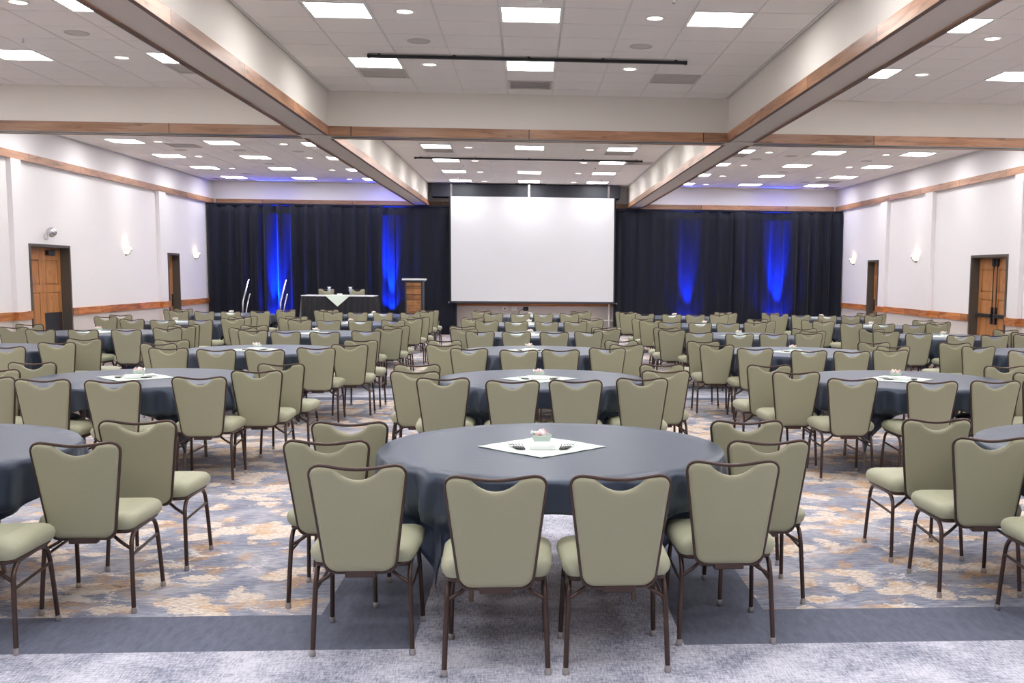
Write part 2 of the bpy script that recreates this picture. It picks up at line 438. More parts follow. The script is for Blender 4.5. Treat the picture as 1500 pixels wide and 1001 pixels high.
# beams
def beam(x0, x1, y0, y1, along, label):
    b = MB(); t = .045
    if along == 'y':
        b.use('beam').box(x0 + .012, x1 - .012, y0, y1, ZB + .03, ZC + .1)
        o = struct(b, 'ceiling_beam')
        mb('soffit').box(x0 + t, x1 - t, y0, y1, ZB + .018, ZB + .03).build('soffit', o)
        for (a, c) in ((x0, x0 + t), (x1 - t, x1)): mb('fascia_y').box(a, c, y0, y1, ZB + .003, ZT).use('edge_shade').box(a + .001, c - .001, y0, y1, ZB, ZB + .003).build('wood_board', o)  # thin dark strip below each board paints in its underside shade
    else:
        b.use('beam').box(x0, x1, y0 + .012, y1 - .012, ZB + .03, ZC + .1)
        o = struct(b, 'ceiling_beam')
        mb('track').box(x0, x1, y0 + t, y1 - t, ZB + .006, ZB + .03).build('partition_track', o)
        ym = (y0 + y1) / 2; mb('black').box(x0, x1, ym - .012, ym + .012, ZB + .002, ZB + .006).build('track_slot', o)
        for (a, c) in ((y0, y0 + t), (y1 - t, y1)): mb('fascia_x').box(x0 + .001, x1 - .001, a, c, ZB, ZT).build('wood_board', o)
    return o
for x0, x1 in ((BL - BW, BL), (BR, BR + BW)):
    beam(x0, x1, Y0, YT, 'y', ''); beam(x0, x1, YT2, YB, 'y', '')
    mbx = mb('beam').box(x0, x1, YT, YT2, ZB + .03, ZC + .1); mbx.use('soffit').box(x0, x1, YT, YT2, ZB + .006, ZB + .03)
    struct(mbx, 'ceiling_beam')
for x0, x1 in ((WL + .05, BL - BW), (BL, BR), (BR + BW, WR - .05)): beam(x0, x1, YT, YT2, 'x', '')

# ceiling: drop-in tiles in six bays, lamps and grilles take tile cells
PW = 0.61
BAYS = [(WL + .02, BL - BW, -5.92), (BL, BR, 0.02), (BR + BW, WR - .02, 6.02)]
NEAR, FAR = (Y0, YT + .01, 12.765, .615), (YT2, YB, 20.85, .6205)
NEAR_ROWS = [12.765 - .615 * 4 * i for i in range(0, 6)]
FAR_ROWS = [20.85 - .6205 * 8, 20.85 - .6205 * 4, 20.85, 20.85 + .6205 * 4, 20.85 + .6205 * 8, 20.85 + .6205 * 12]
PANELS = []
for (xa, xb, cx) in BAYS:
    for i in (-3, 0, 3):
        x = cx + i * PW
        for y in NEAR_ROWS:
            if not (cx == 0.02 and i == 3 and y == NEAR_ROWS[0]): PANELS.append((x, y))
        for y in FAR_ROWS:
            if cx == 0.02 and i == 0 and abs(y - FAR_ROWS[3]) < .1: continue
            PANELS.append((x, y))
VENTS = [(0.02, 14.0, .6, .6, 1), (-1.81, 13.38, .6, .6, 0), (1.85, 13.38, .6, .6, 0), (-4.09, 13.38, .6, .6, 0),
         (2.46, 23.33, .6, .6, 0), (-2.42, 28.9, .6, .3, 0), (4.19, 21.47, .6, .6, 0), (-6.82, 21.4, .6, .6, 0), (-1.81, 21.5, .6, .6, 0),
         (7.85, 27.1, .6, .6, 0), (8.3, 28.9, .6, .6, 0), (-8.15, 28.9, .6, .6, 0), (1.85, 21.5, .6, .6, 0)]
for (xa, xb, cx) in BAYS:
    for (ya, yb_, cy, ph) in (NEAR, FAR):
        t = MB().use('tile'); xa2, xb2 = xa + .03, xb - .03
        i0 = math.floor((xa2 - cx) / PW - .5); i1 = math.ceil((xb2 - cx) / PW + .5)
        j0 = math.floor((ya - cy) / ph - .5); j1 = math.ceil((yb_ - cy) / ph + .5)
        for i in range(i0, i1 + 1):
            for j in range(j0, j1 + 1):
                x0, x1 = max(cx + (i - .5) * PW + .011, xa2), min(cx + (i + .5) * PW - .011, xb2)
                y0, y1 = max(cy + (j - .5) * ph + .005, ya), min(cy + (j + .5) * ph - .005, yb_)
                if x1 - x0 < .03 or y1 - y0 < .03: continue
                if any(abs(px - (cx + i * PW)) < .2 and abs(py - (cy + j * ph)) < .2 for px, py in PANELS): continue
                t.box(x0, x1, y0, y1, ZC, ZC + .012)
        t.use('groove').box(xa, xb, ya, yb_, ZC + .012, ZC + .06)
        t.use('tbar')
        for i in range(i0, i1 + 1):
            x = cx + (i + .5) * PW
            if xa2 < x < xb2: t.box(x - .010, x + .010, ya, yb_, ZC + .003, ZC + .012)
        for (p, q) in ((xa, xa + .03), (xb - .03, xb)): t.box(p, q, ya, yb_, ZC - .004, ZC + .02)
        struct(t, 'ceiling')

BAYNAME = {0: 'left', 1: 'centre', 2: 'right'}
def bay(x): return 0 if x < BL - .2 else (1 if x < BR else 2)
ORD = ['first', 'second', 'third', 'fourth', 'fifth', 'sixth', 'seventh']
def col_word(x, cx): return {-3: 'left', 0: 'middle', 3: 'right'}[round((x - cx) / PW)]
# panel lights
pl = thing('panel_light', '', 'ceiling light', (0, 0, 0), 0, 'square ceiling panel lights')
mb('panel').box(-.275, .275, -.275, .275, .001, .01).build('diffuser', pl)
fb = mb('white')
for (a, c, d, e) in ((-.302, .302, -.302, -.275), (-.302, .302, .275, .302), (-.302, -.275, -.275, .275), (.275, .302, -.275, .275)): fb.box(a, c, d, e, -.003, .012)
fb.build('frame', pl)
first = True
for (x, y) in PANELS:
    bi = bay(x); cx = BAYS[bi][2]
    if y < YT:
        n = NEAR_ROWS.index(y); where = 'before the cross beam'; o_ = ['nearest the beam', 'second row from the beam'][n] if n < 2 else ORD[n] + ' row from the beam'
        lab = 'panel light, %s column of the near %s bay, %s' % (col_word(x, cx), BAYNAME[bi], o_)
    else:
        n = len(FAR_ROWS) - 1 - FAR_ROWS.index(y)
        lab = 'panel light, %s column of the far %s bay, %s row from the stage' % (col_word(x, cx), BAYNAME[bi], ORD[n])
    if first: pl.location = (x, y, ZC); pl['label'] = lab; first = False
    else: dup(pl, lab, loc=(x, y, ZC))
# downlights
dl = thing('recessed_downlight', '', 'ceiling light', (0, 0, 0), 0, 'round recessed downlights')
mb('white').lathe([(.105, 0.0), (.105, -.006), (.080, -.009), (.076, -.003), (.074, 0.0)], 24).build('trim_ring', dl)
mb('downlamp').lathe([(.0, -.004), (.074, -.003)], 24, smooth=False).build('lamp_lens', dl)
DL = []
for x, ys in ((-1.18, (7.8, 10.28, 12.79)), (1.22, (7.8, 10.3, 12.8)), (-4.75, (7.8, 10.29, 12.77)), (4.81, (7.8, 10.8, 12.75)),
              (-1.18, (20.9, 23.3, 25.85, 28.35)), (1.22, (20.95, 23.35, 25.82, 28.3)), (-7.12, (20.82, 23.3, 25.85)),
              (-4.75, (20.87, 23.25, 25.9, 28.3)), (4.82, (20.9, 23.37, 25.95, 28.35)), (7.25, (21.0, 23.44, 25.93))):
    for i, y in enumerate(ys): DL.append((x, y, i, len(ys)))
first = True
for (x, y, i, n) in DL:
    bi = bay(x); cx = BAYS[bi][2]
    lab = 'round downlight, %s column of the %s %s bay, %s from the %s' % ('left' if x < cx else 'right', 'near' if y < YT else 'far', BAYNAME[bi], ORD[n - 1 - i], 'cross beam' if y < YT else 'stage wall')
    if first: dl.location = (x, y, ZC); dl['label'] = lab; first = False
    else: dup(dl, lab, loc=(x, y, ZC))
# round ceiling speakers
sp = thing('ceiling_speaker', '', 'speaker', (0, 0, 0), 0, 'round ceiling speakers')
mb('speaker').lathe([(.0, -.006), (.10, -.005), (.112, -.002)], 28, smooth=False).build('grille', sp)
mb('speaker').lathe([(.112, 0), (.112, -.007), (.122, -.006), (.126, 0)], 28).build('rim', sp)
SPK = [(-1.18, 11.54, 'near centre bay, left of the middle lights'), (1.22, 11.56, 'near centre bay, right of the middle lights'), (-4.74, 11.53, 'near left bay beside the beam'),
       (-7.13, 22.14, 'far left bay, nearest the left wall'), (-5.92, 22.05, 'far left bay, beside the middle lights by the cross beam'), (-5.95, 24.67, 'far left bay, between the middle lights'),
       (-4.74, 22.1, 'far left bay, beside the long beam'), (-7.12, 27.11, 'far left bay, farthest back'), (4.84, 22.18, 'far right bay, beside the long beam'),
       (5.42, 21.5, 'far right bay, nearest the cross beam'), (7.23, 22.17, 'far right bay, nearest the right wall'), (6.05, 24.73, 'far right bay, between the middle lights'), (7.28, 27.28, 'far right bay, farthest back')]
for i, (x, y, t) in enumerate(SPK):
    lab = 'round grey speaker, ' + t
    if i == 0: sp.location = (x, y, ZC); sp['label'] = lab
    else: dup(sp, lab, loc=(x, y, ZC))
VL = ['dark grey square air grille in front of the cross beam, middle of the centre bay', 'grey air grille behind the left panel light of the near centre bay',
      'grey air grille at the right of the near centre bay by the beam', 'grey air grille beside the left long beam, near bay', 'grey air grille in the far centre bay next to the right beam',
      'narrow grey air slot in the far centre bay left corner', 'grey air grille in the far right bay beside the long beam', 'grey air grille in the far left bay behind the cross beam',
      'grey air grille behind the left light of the far centre bay', 'grey air grille near the back of the far right bay, left one', 'grey air grille in the back right ceiling corner',
      'grey air grille in the back left ceiling corner', 'grey air grille behind the right light of the far centre bay']
for (x, y, wx, wy, dk), lab in zip(VENTS, VL):
    v = thing('air_vent', lab, 'vent', (x, y, ZC), 0, 'ceiling air vents')
    a, c = wx / 2 - .012, wy / 2 - .012
    fb = mb('vent')
    for q in ((-a, a, -c, -c + .03), (-a, a, c - .03, c), (-a, -a + .03, -c + .03, c - .03), (a - .03, a, -c + .03, c - .03)): fb.box(*q, -.008, 0)
    fb.build('frame', v)
    mb('vent_dark' if dk else 'speaker').box(-a + .03, a - .03, -c + .03, c - .03, -.001, 0).build('core', v)
    sb = mb('vent'); nsl = max(3, int((2 * c - .06) / .06))
    for i in range(nsl): yy = -c + .03 + (i + .5) * (2 * c - .06) / nsl; sb.box(-a + .03, a - .03, yy - .008, yy + .008, -.006, -.001)
    sb.build('louvre', v)
# black lighting tracks hung under the ceiling
for (xa, xb, y, lab) in ((-1.8, 1.8, 12.24, 'long black lighting track under the near centre ceiling'), (-2.4, 2.43, 22.68, 'long black lighting track under the far centre ceiling')):
    t = thing('lighting_track', lab, 'track', ((xa + xb) / 2, y, ZC), 0, 'black ceiling tracks'); h = (xb - xa) / 2
    mb('black').box(-h, h, -.022, .022, -.045, -.012).build('rail', t)
    for i in range(5): mb('black').box(-h + .1 + i * (2 * h - .2) / 4 - .015, -h + .1 + i * (2 * h - .2) / 4 + .015, -.015, .015, -.012, 0).build('clip', t)
    for q in (-h - .03, h): mb('black').box(q, q + .03, -.026, .026, -.05, -.010).build('end_cap', t)
# sprinklers
k0 = thing('ceiling_sprinkler', '', 'sprinkler', (0, 0, 0), 0, 'ceiling sprinklers')
mb('white').lathe([(.0, -.003), (.035, -.002), (.038, 0)], 16).build('escutcheon', k0)
mb('chrome').lathe([(.010, 0), (.010, -.03), (.004, -.034), (.004, -.045), (.018, -.047), (.018, -.05), (0, -.05)], 12).build('head', k0)
for i, (x, y, t) in enumerate([(-5.43, 11.82, 'near left bay'), (-1.15, 22.6, 'far centre bay, left one near the track'), (-1.5, 24.3, 'far centre bay left of the middle'), (1.55, 24.4, 'far centre bay right of the middle'),
                                (-1.8, 27.5, 'far centre bay, back left'), (1.9, 27.5, 'far centre bay, back right'), (1.3, 9.55, 'near centre bay, at the top edge')]):
    lab = 'small pendant sprinkler head in the ' + t
    if i == 0: k0.location = (x, y, ZC); k0['label'] = lab
    else: dup(k0, lab, loc=(x, y, ZC))
pm = thing('projector_mount', 'short white ceiling mount at the top centre of the near bay', 'mount', (.05, 9.66, ZC))
mb('white').lathe([(.09, 0), (.09, -.012), (.02, -.016), (.02, -.03), (0, -.03)], 20).build('pole', pm)
mb('white').bbox(-.07, .07, -.04, .04, -.055, -.03, .006).build('bracket', pm)

# doors
def six_panel(b, W_, H_, cols=2):
    """leaf in local x (width) z (height), faces -y; raised stiles and recessed panels"""
    b.box(0, W_, 0.012, .045, 0, H_)
    st = .12; mid = .11; pw = (W_ - 2 * st - (cols - 1) * mid) / cols
    rows = [(.22, .98), (1.10, 1.66), (1.76, H_ - .13)]
    rows = [(.22, 1.28), (1.42, H_ - .22)] if cols == 1 else rows
    zs = [0] + [z for r in rows for z in r] + [H_]
    for i in range(0, len(zs), 2): b.box(0, W_, -.008, .012, zs[i], zs[i + 1])
    xs = [0, st]
    for c in range(cols): xs += [st + c * (pw + mid) + pw, st + c * (pw + mid) + pw + (mid if c < cols - 1 else st)]
    for (z0, z1) in rows:
        b.box(0, st, -.008, .012, z0, z1)
        for c in range(cols):
            x0 = st + c * (pw + mid); x1 = x0 + pw
            b.box(x1, x1 + (mid if c < cols - 1 else st), -.008, .012, z0, z1)
            b.bbox(x0 + .012, x1 - .012, -.004, .014, z0 + .012, z1 - .012, .015)
def doorway(name, side, y0, y1, top, double, n, kick=False, bars=False):
    X = WL if side == 'left' else WR; s = -1 if side == 'left' else 1
    xin = X + s * REC
    root = bpy.data.objects.new(name, None); COL.objects.link(root); root['kind'] = 'structure'
    root.location = (xin, (y0 + y1) / 2, 0)
    # local frame: x along the wall (world y direction away from camera on left), y into the room
    root.rotation_euler = (0, 0, math.pi / 2) if side == 'left' else (0, 0, -math.pi / 2)
    W_ = y1 - y0; h = W_ / 2
    # local +x -> world +y (left) / -y (right); local +y -> world -x (left) / +x (right) : into the wall
    f = mb('door_frame'); ft = .05; D = .22
    for (a, c) in ((-h, -h + ft), (h - ft, h)): f.box(a, c, -.02, D, 0, top)
    f.box(-h + ft, h - ft, -.02, D, top - ft, top)
    f.build('frame', root)
    iw = W_ - 2 * ft - .006; H_ = top - ft - .008
    nl = 2 if double else 1; lw = iw / nl
    for i in range(nl):
        b = mb('door_wood'); six_panel(b, lw - .004, H_, 2 if not double else 1)
        x0 = -h + ft + .003 + i * lw + .002
        lf = b.build('door_leaf', root, loc=(x0, D - .06, .004))
        farleaf = (i == nl - 1) if side == 'left' else (i == 0)
        if bars or not double:
            if bars:
                mb('black').bbox(.05, lw - .05, -.075, -.035, .93, 1.0, .008).build('panic_bar', lf)
                hx = lw - .10 if i == 0 else .06
                mb('black').box(hx - .0, hx + .05, -.05, -.008, .80, 1.13).build('latch_box', lf)
                mb('black').tube([(hx + .025, -.03, 1.1), (hx + .025, -.03, H_ - .16)], .011, 6).build('latch_rod', lf)
                mb('black').bbox(hx - .015, hx + .065, -.055, -.008, H_ - .17, H_ - .02, .006).build('top_latch', lf)
            else:
                hx = lw - .09 if side == "left" else .09
                mb('black').bbox(hx - .03, hx + .03, -.03, -.008, .82, 1.12, .005).build('handle_plate', lf)
                mb('black').tube([(hx, -.02, .98), (hx, -.07, .98), (hx + (-.11 if side == "left" else .11), -.07, .98)], .011, 6).build('lever_handle', lf)
        if kick and farleaf:
            mb('kick').box(.03, lw - .03, -.012, -.008, .02, .90).build('kick_plate', lf)
            mb('black').bbox(.14, .42, -.075, -.008, H_ - .14, H_ - .05, .01).build('door_closer', lf)
            mb('black').tube([(.28, -.05, H_ - .04), (.5, -.10, H_ - .03)], .009, 6).build('closer_arm', lf)
    return root
doorway('door_1', 'left', 18.94, 20.57, 2.16, True, 1, kick=True)
doorway('door_2', 'left', 26.0, 26.83, 2.14, False, 2)
doorway('door_3', 'right', 18.83, 20.45, 2.15, True, 3, bars=True)
doorway('door_4', 'right', 26.0, 26.82, 2.14, False, 4)

# wall sconces: half bowl of frosted glass in a bronze cradle
def sconce(y, z, side, lab):
    X = WL - REC if side == 'left' else WR + REC
    o = thing('wall_sconce', lab, 'wall lamp', (X, y, z), 0 if side == 'left' else math.pi, 'bowl wall sconces')
    b = mb('shade'); n = 14; prof = [(.02, -.10), (.07, -.085), (.12, -.045), (.15, 0.0), (.155, .045), (.145, .045), (.14, .0), (.11, -.04), (.06, -.075), (.02, -.09)]
    vs = [(max(0.002, r * .8 * math.cos(a)), r * math.sin(a), zz) for r, zz in prof for a in [math.pi * (j / n - .5) for j in range(n + 1)]]
    fs = [(i * (n + 1) + j, i * (n + 1) + j + 1, (i + 1) * (n + 1) + j + 1, (i + 1) * (n + 1) + j) for i in range(len(prof) - 1) for j in range(n)]
    b.add(vs, fs, True); b.build('glass_bowl', o)
    b = mb('bronze')
    b.tube([(.13 * math.cos(a) * 1.0, .163 * math.sin(a), -.005) for a in [math.pi * (j / 12 - .5) for j in range(13)]], .006, 6)
    b.build('band', o)
    b = mb('bronze').tube([(.12 * math.cos(a), 0, -.12 * math.sin(a) + .0) for a in [math.pi / 2 * j / 8 for j in range(9)]], .006, 6); b.build('strap', o)
    mb('bronze').bbox(0.0, .02, -.05, .05, -.12, .0, .004).build('back_plate', o)
    ld = bpy.data.lights.new('sconce_bulb', 'POINT'); ld.energy = .8; ld.color = (1, .80, .55); ld.shadow_soft_size = .03
    lo = bpy.data.objects.new('bulb', ld); COL.objects.link(lo); lo.parent = o; lo.location = (.07, 0, .05)
sconce(23.36, 2.15, 'left', 'lit bowl sconce on the left wall between the two doors')
sconce(28.12, 2.14, 'left', 'lit bowl sconce on the left wall beside the curtain')
sconce(23.42, 2.17, 'right', 'lit bowl sconce on the right wall between the two doors')
sconce(28.04, 2.16, 'right', 'lit bowl sconce on the right wall beside the curtain')
al = thing('alarm_light', 'small round chrome alarm light above the left double door', 'alarm', (WL - REC, 19.6, 2.38))
mb('white').lathe([(.0, 0), (.06, 0), (.06, .03), (.045, .04), (0, .04)], 20).build('base', al)
for ch in al.children: ch.rotation_euler = (0, math.pi / 2, 0); ch.location = (0, 0, -.08)
hd = mb('chrome').lathe([(.0, -.09)] + [(.09 * math.cos(a), .09 * math.sin(a)) for a in [math.pi * (i / 12 - .5) for i in range(1, 12)]] + [(0, .09)], 20).build('dome', al); hd.location = (.11, 0, 0)
mb('chrome').tube([(.02, 0, -.05), (.09, 0, -.03)], .012, 8).build('arm', al)
# ------------------------------------------------------------------ stage end
def drape(x0, x1, y, ztop, zbot, seed, lab, flare=(0, 0), dens=9.0, amp=.07, bunch=()):
    """a hanging curtain panel with full-height pleats; flare widens the hem at either end"""
    rnd = random.Random(seed); nx = int((x1 - x0) * 26); nz = 14
    ph = [rnd.uniform(0, 6.28) for _ in range(6)]
    b = mb('drape'); vs = []
    for j in range(nz + 1):
        t = j / nz; z = ztop + (zbot - ztop) * t
        for i in range(nx + 1):
            u = i / nx; x = x0 - flare[0] * t ** 1.5 * (1 - u) + flare[1] * t ** 1.5 * u + (x1 - x0) * u
            g = .45 + .55 * min(1, t * 4 + .15)
            q = math.sin(dens * 1.9 * x + ph[0] + 1.2 * math.sin(1.7 * x + ph[1])) + .5 * math.sin(dens * 3.7 * x + ph[2] + .6 * t) + .35 * math.sin(2.3 * x + ph[3] + t)
            yy = y + amp * g * q * (.65 + .35 * math.sin(1.1 * x + ph[4]))
            for (bx, bw_) in bunch:
                yy += -.10 * math.exp(-((x - bx - .06 * t) / bw_) ** 2)
            vs.append((x, yy, z))
    fs = [(j * (nx + 1) + i, j * (nx + 1) + i + 1, (j + 1) * (nx + 1) + i + 1, (j + 1) * (nx + 1) + i) for j in range(nz) for i in range(nx)]
    b.add(vs, fs, True)
    root = thing('stage_curtain', lab, 'curtain', ((x0 + x1) / 2, y, 0), 0, 'black stage curtains')
    o = b.build('curtain_cloth', root, fix=False); o.location = (-(x0 + x1) / 2, -y, 0)
    sm = o.modifiers.new('thickness', 'SOLIDIFY'); sm.thickness = .004
    # gathered header strip
    hb = mb('drape'); hb.tube([(x0 - (x0 + x1) / 2, 0, ztop + .01), (x1 - (x0 + x1) / 2, 0, ztop + .01)], .035, 8)
    hb.build('rod_pocket', root)
    return root
CY = 29.12
drape(-8.74, -5.95, CY, 3.52, .02, 1, 'black pleated stage curtain at the far left end', flare=(.06, 0), bunch=((-8.6, .12),))
drape(-6.00, -3.66, CY + .05, 3.52, .02, 2, 'black pleated stage curtain behind the skirted head table', bunch=((-5.75, .10), (-5.5, .08)))
drape(-3.74, -2.02, CY - .01, 3.52, .02, 3, 'black stage curtain between the lectern and the screen', amp=.03, dens=6)
drape(2.40, 5.72, CY, 3.50, .02, 4, 'black pleated stage curtain just right of the projection screen')
drape(5.64, 9.0 - .06, CY + .05, 3.50, .02, 5, 'black pleated stage curtain at the far right end', flare=(0, -.10), bunch=((5.95, .12), (8.75, .12)))
for x0, x1, lab in ((-8.60, -2.0, 'black curtain pipe across the left of the stage wall'), (2.40, 8.82, 'black curtain pipe across the right of the stage wall')):
    rp = thing('curtain_pipe', lab, 'pipe', ((x0 + x1) / 2, CY + .17, 3.52), 0, 'curtain support pipes'); h = (x1 - x0) / 2
    mb('black').tube([(-h, 0, 0), (h, 0, 0)], .022, 8).build('pipe', rp)
    for q in (-h + .02, 0, h - .02): mb('black').tube([(q, 0, 0), (q, 0, -3.50)], .025, 8).build('upright', rp)

# projection screen and its housing
ps = thing('projection_screen', 'large white projection screen hanging at the stage wall', 'screen', (.113, 28.95, 0))
SX0, SX1 = -2.17, 2.415; c0 = .113
mb('screen').box(SX0 - c0 + .045, SX1 - c0 - .045, 0, .006, .945, 3.81).build('screen_fabric', ps)
b = mb('black')
b.box(SX0 - c0, SX0 - c0 + .045, -.002, .008, .92, 3.81).box(SX1 - c0 - .045, SX1 - c0, -.002, .008, .92, 3.81).box(SX0 - c0 + .045, SX1 - c0 - .045, -.002, .008, .915, .945)
b.build('black_border', ps)
mb('black_box').tube([(SX0 - c0 - .03, 0, .905), (SX1 - c0 + .03, 0, .905)], .022, 10).build('bottom_bar', ps)
for q in (SX0 - c0 - .05, SX1 - c0 + .02): mb('chrome').bbox(q, q + .05, -.02, .03, .885, .925, .005).build('bar_end', ps)
hs = thing('screen_housing', 'dark blue-grey box header above the projection screen', 'screen housing', (-.065, 29.15, 0))
mb('black_box').bbox(-2.6, 2.6, -.16, .44, 3.80, 4.15, .006).build('box', hs)
for q in (-2.05, 0.08, 2.28): mb('chrome').bbox(q - .028, q + .028, -.172, -.16, 3.80, 4.15, .003).build('bracket', hs, label='bright metal strap')

# power plates and a phone jack under the screen
for x, mt, lab in ((-.68, 'plate', 'white power outlet under the screen, left one'), (-.42, 'plate', 'blank cream wall plate under the screen'), (-.09, 'black', 'black wall box with cable under the screen')):
    o = thing('wall_outlet', lab, 'outlet', (x + .02, YB, .72), 0, 'outlets below the screen')
    mb(mt).bbox(-.075, .075, -.014, 0, -.06, .06, .004).build('cover_plate', o)
    if x == -.68: mb('black').box(-.02, .02, -.018, -.014, -.02, .02).build('socket', o)
    if mt == 'black': mb('black').tube([(-.06, -.02, 0), (-.16, -.05, -.05), (-.22, -.03, -.18), (-.22, -.02, -.6)], .009, 6).build('cable', o)
st = thing('support_pole', 'slim white pole standing under the right end of the screen', 'pole', (2.28, 29.3, 0))
mb('white').tube([(0, 0, .02), (0, 0, .90)], .022, 10).build('pole', st)
mb('white').tube([(-.35, 0, .42), (.2, 0, .42)], .012, 8).build('cross_bar', st)
mb('black').bbox(-.05, .05, -.05, .05, 0, .12, .01).build('foot', st)

# stage riser
sg = thing('stage_platform', 'low black stage riser under the head table and lectern', 'stage', (-4.6, 27.4, 0))
mb('skirt').box(-1.35, 2.15, -1.15, 1.45, .36, .40).build('deck', sg)
b = mb('skirt'); vs = []; n = 160
for k_ in (0, 1):
    for i in range(n + 1):
        u = i / n; vs.append((-1.35 + 3.5 * u, -1.16 + .012 * math.sin(i * 1.4), .005 + .355 * k_))
b.add(vs, [(i, i + 1, n + 2 + i, n + 1 + i) for i in range(n)], True)
b.add([(-1.35, -1.15, .005), (-1.35, 1.4, .005), (-1.35, 1.4, .36), (-1.35, -1.15, .36), (2.15, -1.15, .005), (2.15, 1.4, .005), (2.15, 1.4, .36), (2.15, -1.15, .36)], [(0, 1, 2, 3), (4, 5, 6, 7)])
b.build('skirt', sg, fix=False)
for q in ((-1.25, -1.0), (2.05, -1.0), (-1.25, 1.3), (2.05, 1.3)): mb('black').box(q[0] - .03, q[0] + .03, q[1] - .03, q[1] + .03, 0, .36).build('leg', sg)
# stairs with two chrome rails
sr = thing('stage_steps', 'black portable steps at the left of the stage', 'steps', (-6.635, 27.0, 0))
mb('black').box(-.40, .40, -.45, -.15, .14, .18).build('tread', sr); mb('black').box(-.40, .40, -.15, .15, .30, .34).build('tread', sr)
for q in (-.40, .37):
    mb('black').box(q, q + .03, -.45, .15, 0, .14).build('side_frame', sr)
for x, lab in ((-7.10, 'chrome handrail at the left of the stage steps'), (-6.17, 'chrome handrail at the right of the stage steps')):
    o = thing('stage_handrail', lab, 'handrail', (x, 26.75, 0), 0, 'stage step handrails')
    mb('chrome').tube([(.03, .17, 1.50), (.02, .13, 1.45), (-.02, -.14, 1.06), (-.035, -.19, .96), (-.04, -.20, .80), (-.04, -.20, .02)], .022, 10).build('rail_tube', o)
    mb('chrome').tube([(.05, .16, 1.14), (.04, .12, 1.08), (.01, -.04, .78), (.0, -.06, .66), (.0, -.06, .02)], .018, 8).build('mid_rail', o)

# head table with skirt
HX0, HX1, HY, HZ = -5.68, -3.87, 26.82, 1.13
ht = thing('head_table', 'long head table in a pleated black skirt on the stage', 'table', ((HX0 + HX1) / 2, HY, .40))
hw_ = (HX1 - HX0) / 2; th_ = HZ - .40
mb('silver').bbox(-hw_, hw_, -.38, .38, th_ - .03, th_, .006).build('tabletop', ht, label='pale silver cloth top')
b = mb('skirt'); loop = []
per = [(-hw_ + .01, -.37), (hw_ - .01, -.37), (hw_ - .01, .37), (-hw_ + .01, .37)]
pts = []
for i in range(4):
    a, c = per[i], per[(i + 1) % 4]; L = math.dist(a, c); n = int(L * 60)
    for k_ in range(n):
        u = k_ / n; pts.append((a[0] + (c[0] - a[0]) * u, a[1] + (c[1] - a[1]) * u, (i * 90 - 90)))
n = len(pts); vs = []
for j, zz in enumerate((th_ - .028, th_ * .5, .01)):
    for i, (x, y, an) in enumerate(pts):
        aa = math.radians(an); f = (.012 * math.sin(i * .75) + .010) * (1 + j) + .05 * j / 2
        vs.append((x + f * math.cos(aa), y + f * math.sin(aa), zz))
b.add(vs, [(j * n + i, j * n + (i + 1) % n, (j + 1) * n + (i + 1) % n, (j + 1) * n + i) for j in range(2) for i in range(n)], True)
b.build('pleated_skirt', ht)
for q in ((-.8, -.3), (.8, -.3), (-.8, .3), (.8, .3)): mb('black').tube([(q[0], q[1], 0), (q[0], q[1], th_ - .03)], .016, 8).build('leg', ht)
# mint overlay with a point hanging over the front
x0 = -4.77; b = mb('mint')
tri = [(-.30, -.395, 0), (.30, -.395, 0), (0, -.415, -.27), (-.30, .15, .004), (.30, .15, .004), (-.30, -.395, .004), (.30, -.395, .004)]
b.add([(-.31, .16, .003), (.31, .16, .003), (.31, -.392, .003), (-.31, -.392, .003), (0, -.43, -.28), (-.31, -.41, -.006), (.31, -.41, -.006)],
      [(0, 1, 2, 3), (3, 2, 6, 5), (5, 6, 4)])
o = b.build('table_overlay', loc=(x0, HY, HZ)); tag(o, 'mint green cloth triangle hanging over the front of the head table', 'cloth')
sm = o.modifiers.new('thickness', 'SOLIDIFY'); sm.thickness = .003; sm.offset = 1
def goblet(x, lab):
    o = thing('stemmed_goblet', lab, 'glass', (x, HY - .10, HZ + .004), 0, 'goblets on the head table')
    mb('glass').lathe([(.045, 0), (.04, .006), (.008, .012), (.007, .06), (.03, .08), (.045, .12), (.04, .16), (.028, .175)], 16).build('bowl', o)
    mb('paper').lathe([(.026, .165), (.03, .18), (.055, .205), (.03, .185), (0, .175)], 12).build('napkin', o)
goblet(-5.03, 'white stemmed goblet on the left of the head table'); goblet(-4.50, 'white stemmed goblet on the right of the head table')
o = mb('paper').bbox(-.06, .06, -.03, .03, 0, .035, .003).build('note_pad', loc=(-4.77, HY - .1, HZ + .004)); tag(o, 'white note pad on the mint cloth of the head table', 'note pad', 'note pads')

# lectern
lc = thing('lectern', 'wooden plank lectern with a slate frame and silver top on stage', 'lectern', (-2.90, 26.85, .40))
b = mb('lectern_wood')
for i in range(7):
    b.use('lectern_dark' if i in (1, 4) else 'lectern_wood'); b.bbox(-.185, .185, -.215, -.19, .03 + i * .148, .03 + (i + 1) * .148 - .010, .003)
b.build('plank_front', lc)
b = mb('black_box')
for s in (-1, 1):
    q = sorted((s * .185, s * .225)); b.box(q[0], q[1], -.225, .20, 0, 1.09)
b.box(-.185, .185, -.19, .18, .02, 1.08).box(-.185, .185, -.22, -.19, 1.06, 1.09).box(-.185, .185, -.22, -.19, 0, .03); b.build('body', lc)
b = mb('silver'); b.bbox(-.285, .285, -.28, .24, 1.12, 1.165, .006); b.build('sloped_top', lc)
b = mb('black_box').box(-.26, .26, -.25, .22, 1.09, 1.12); b.build('collar', lc)

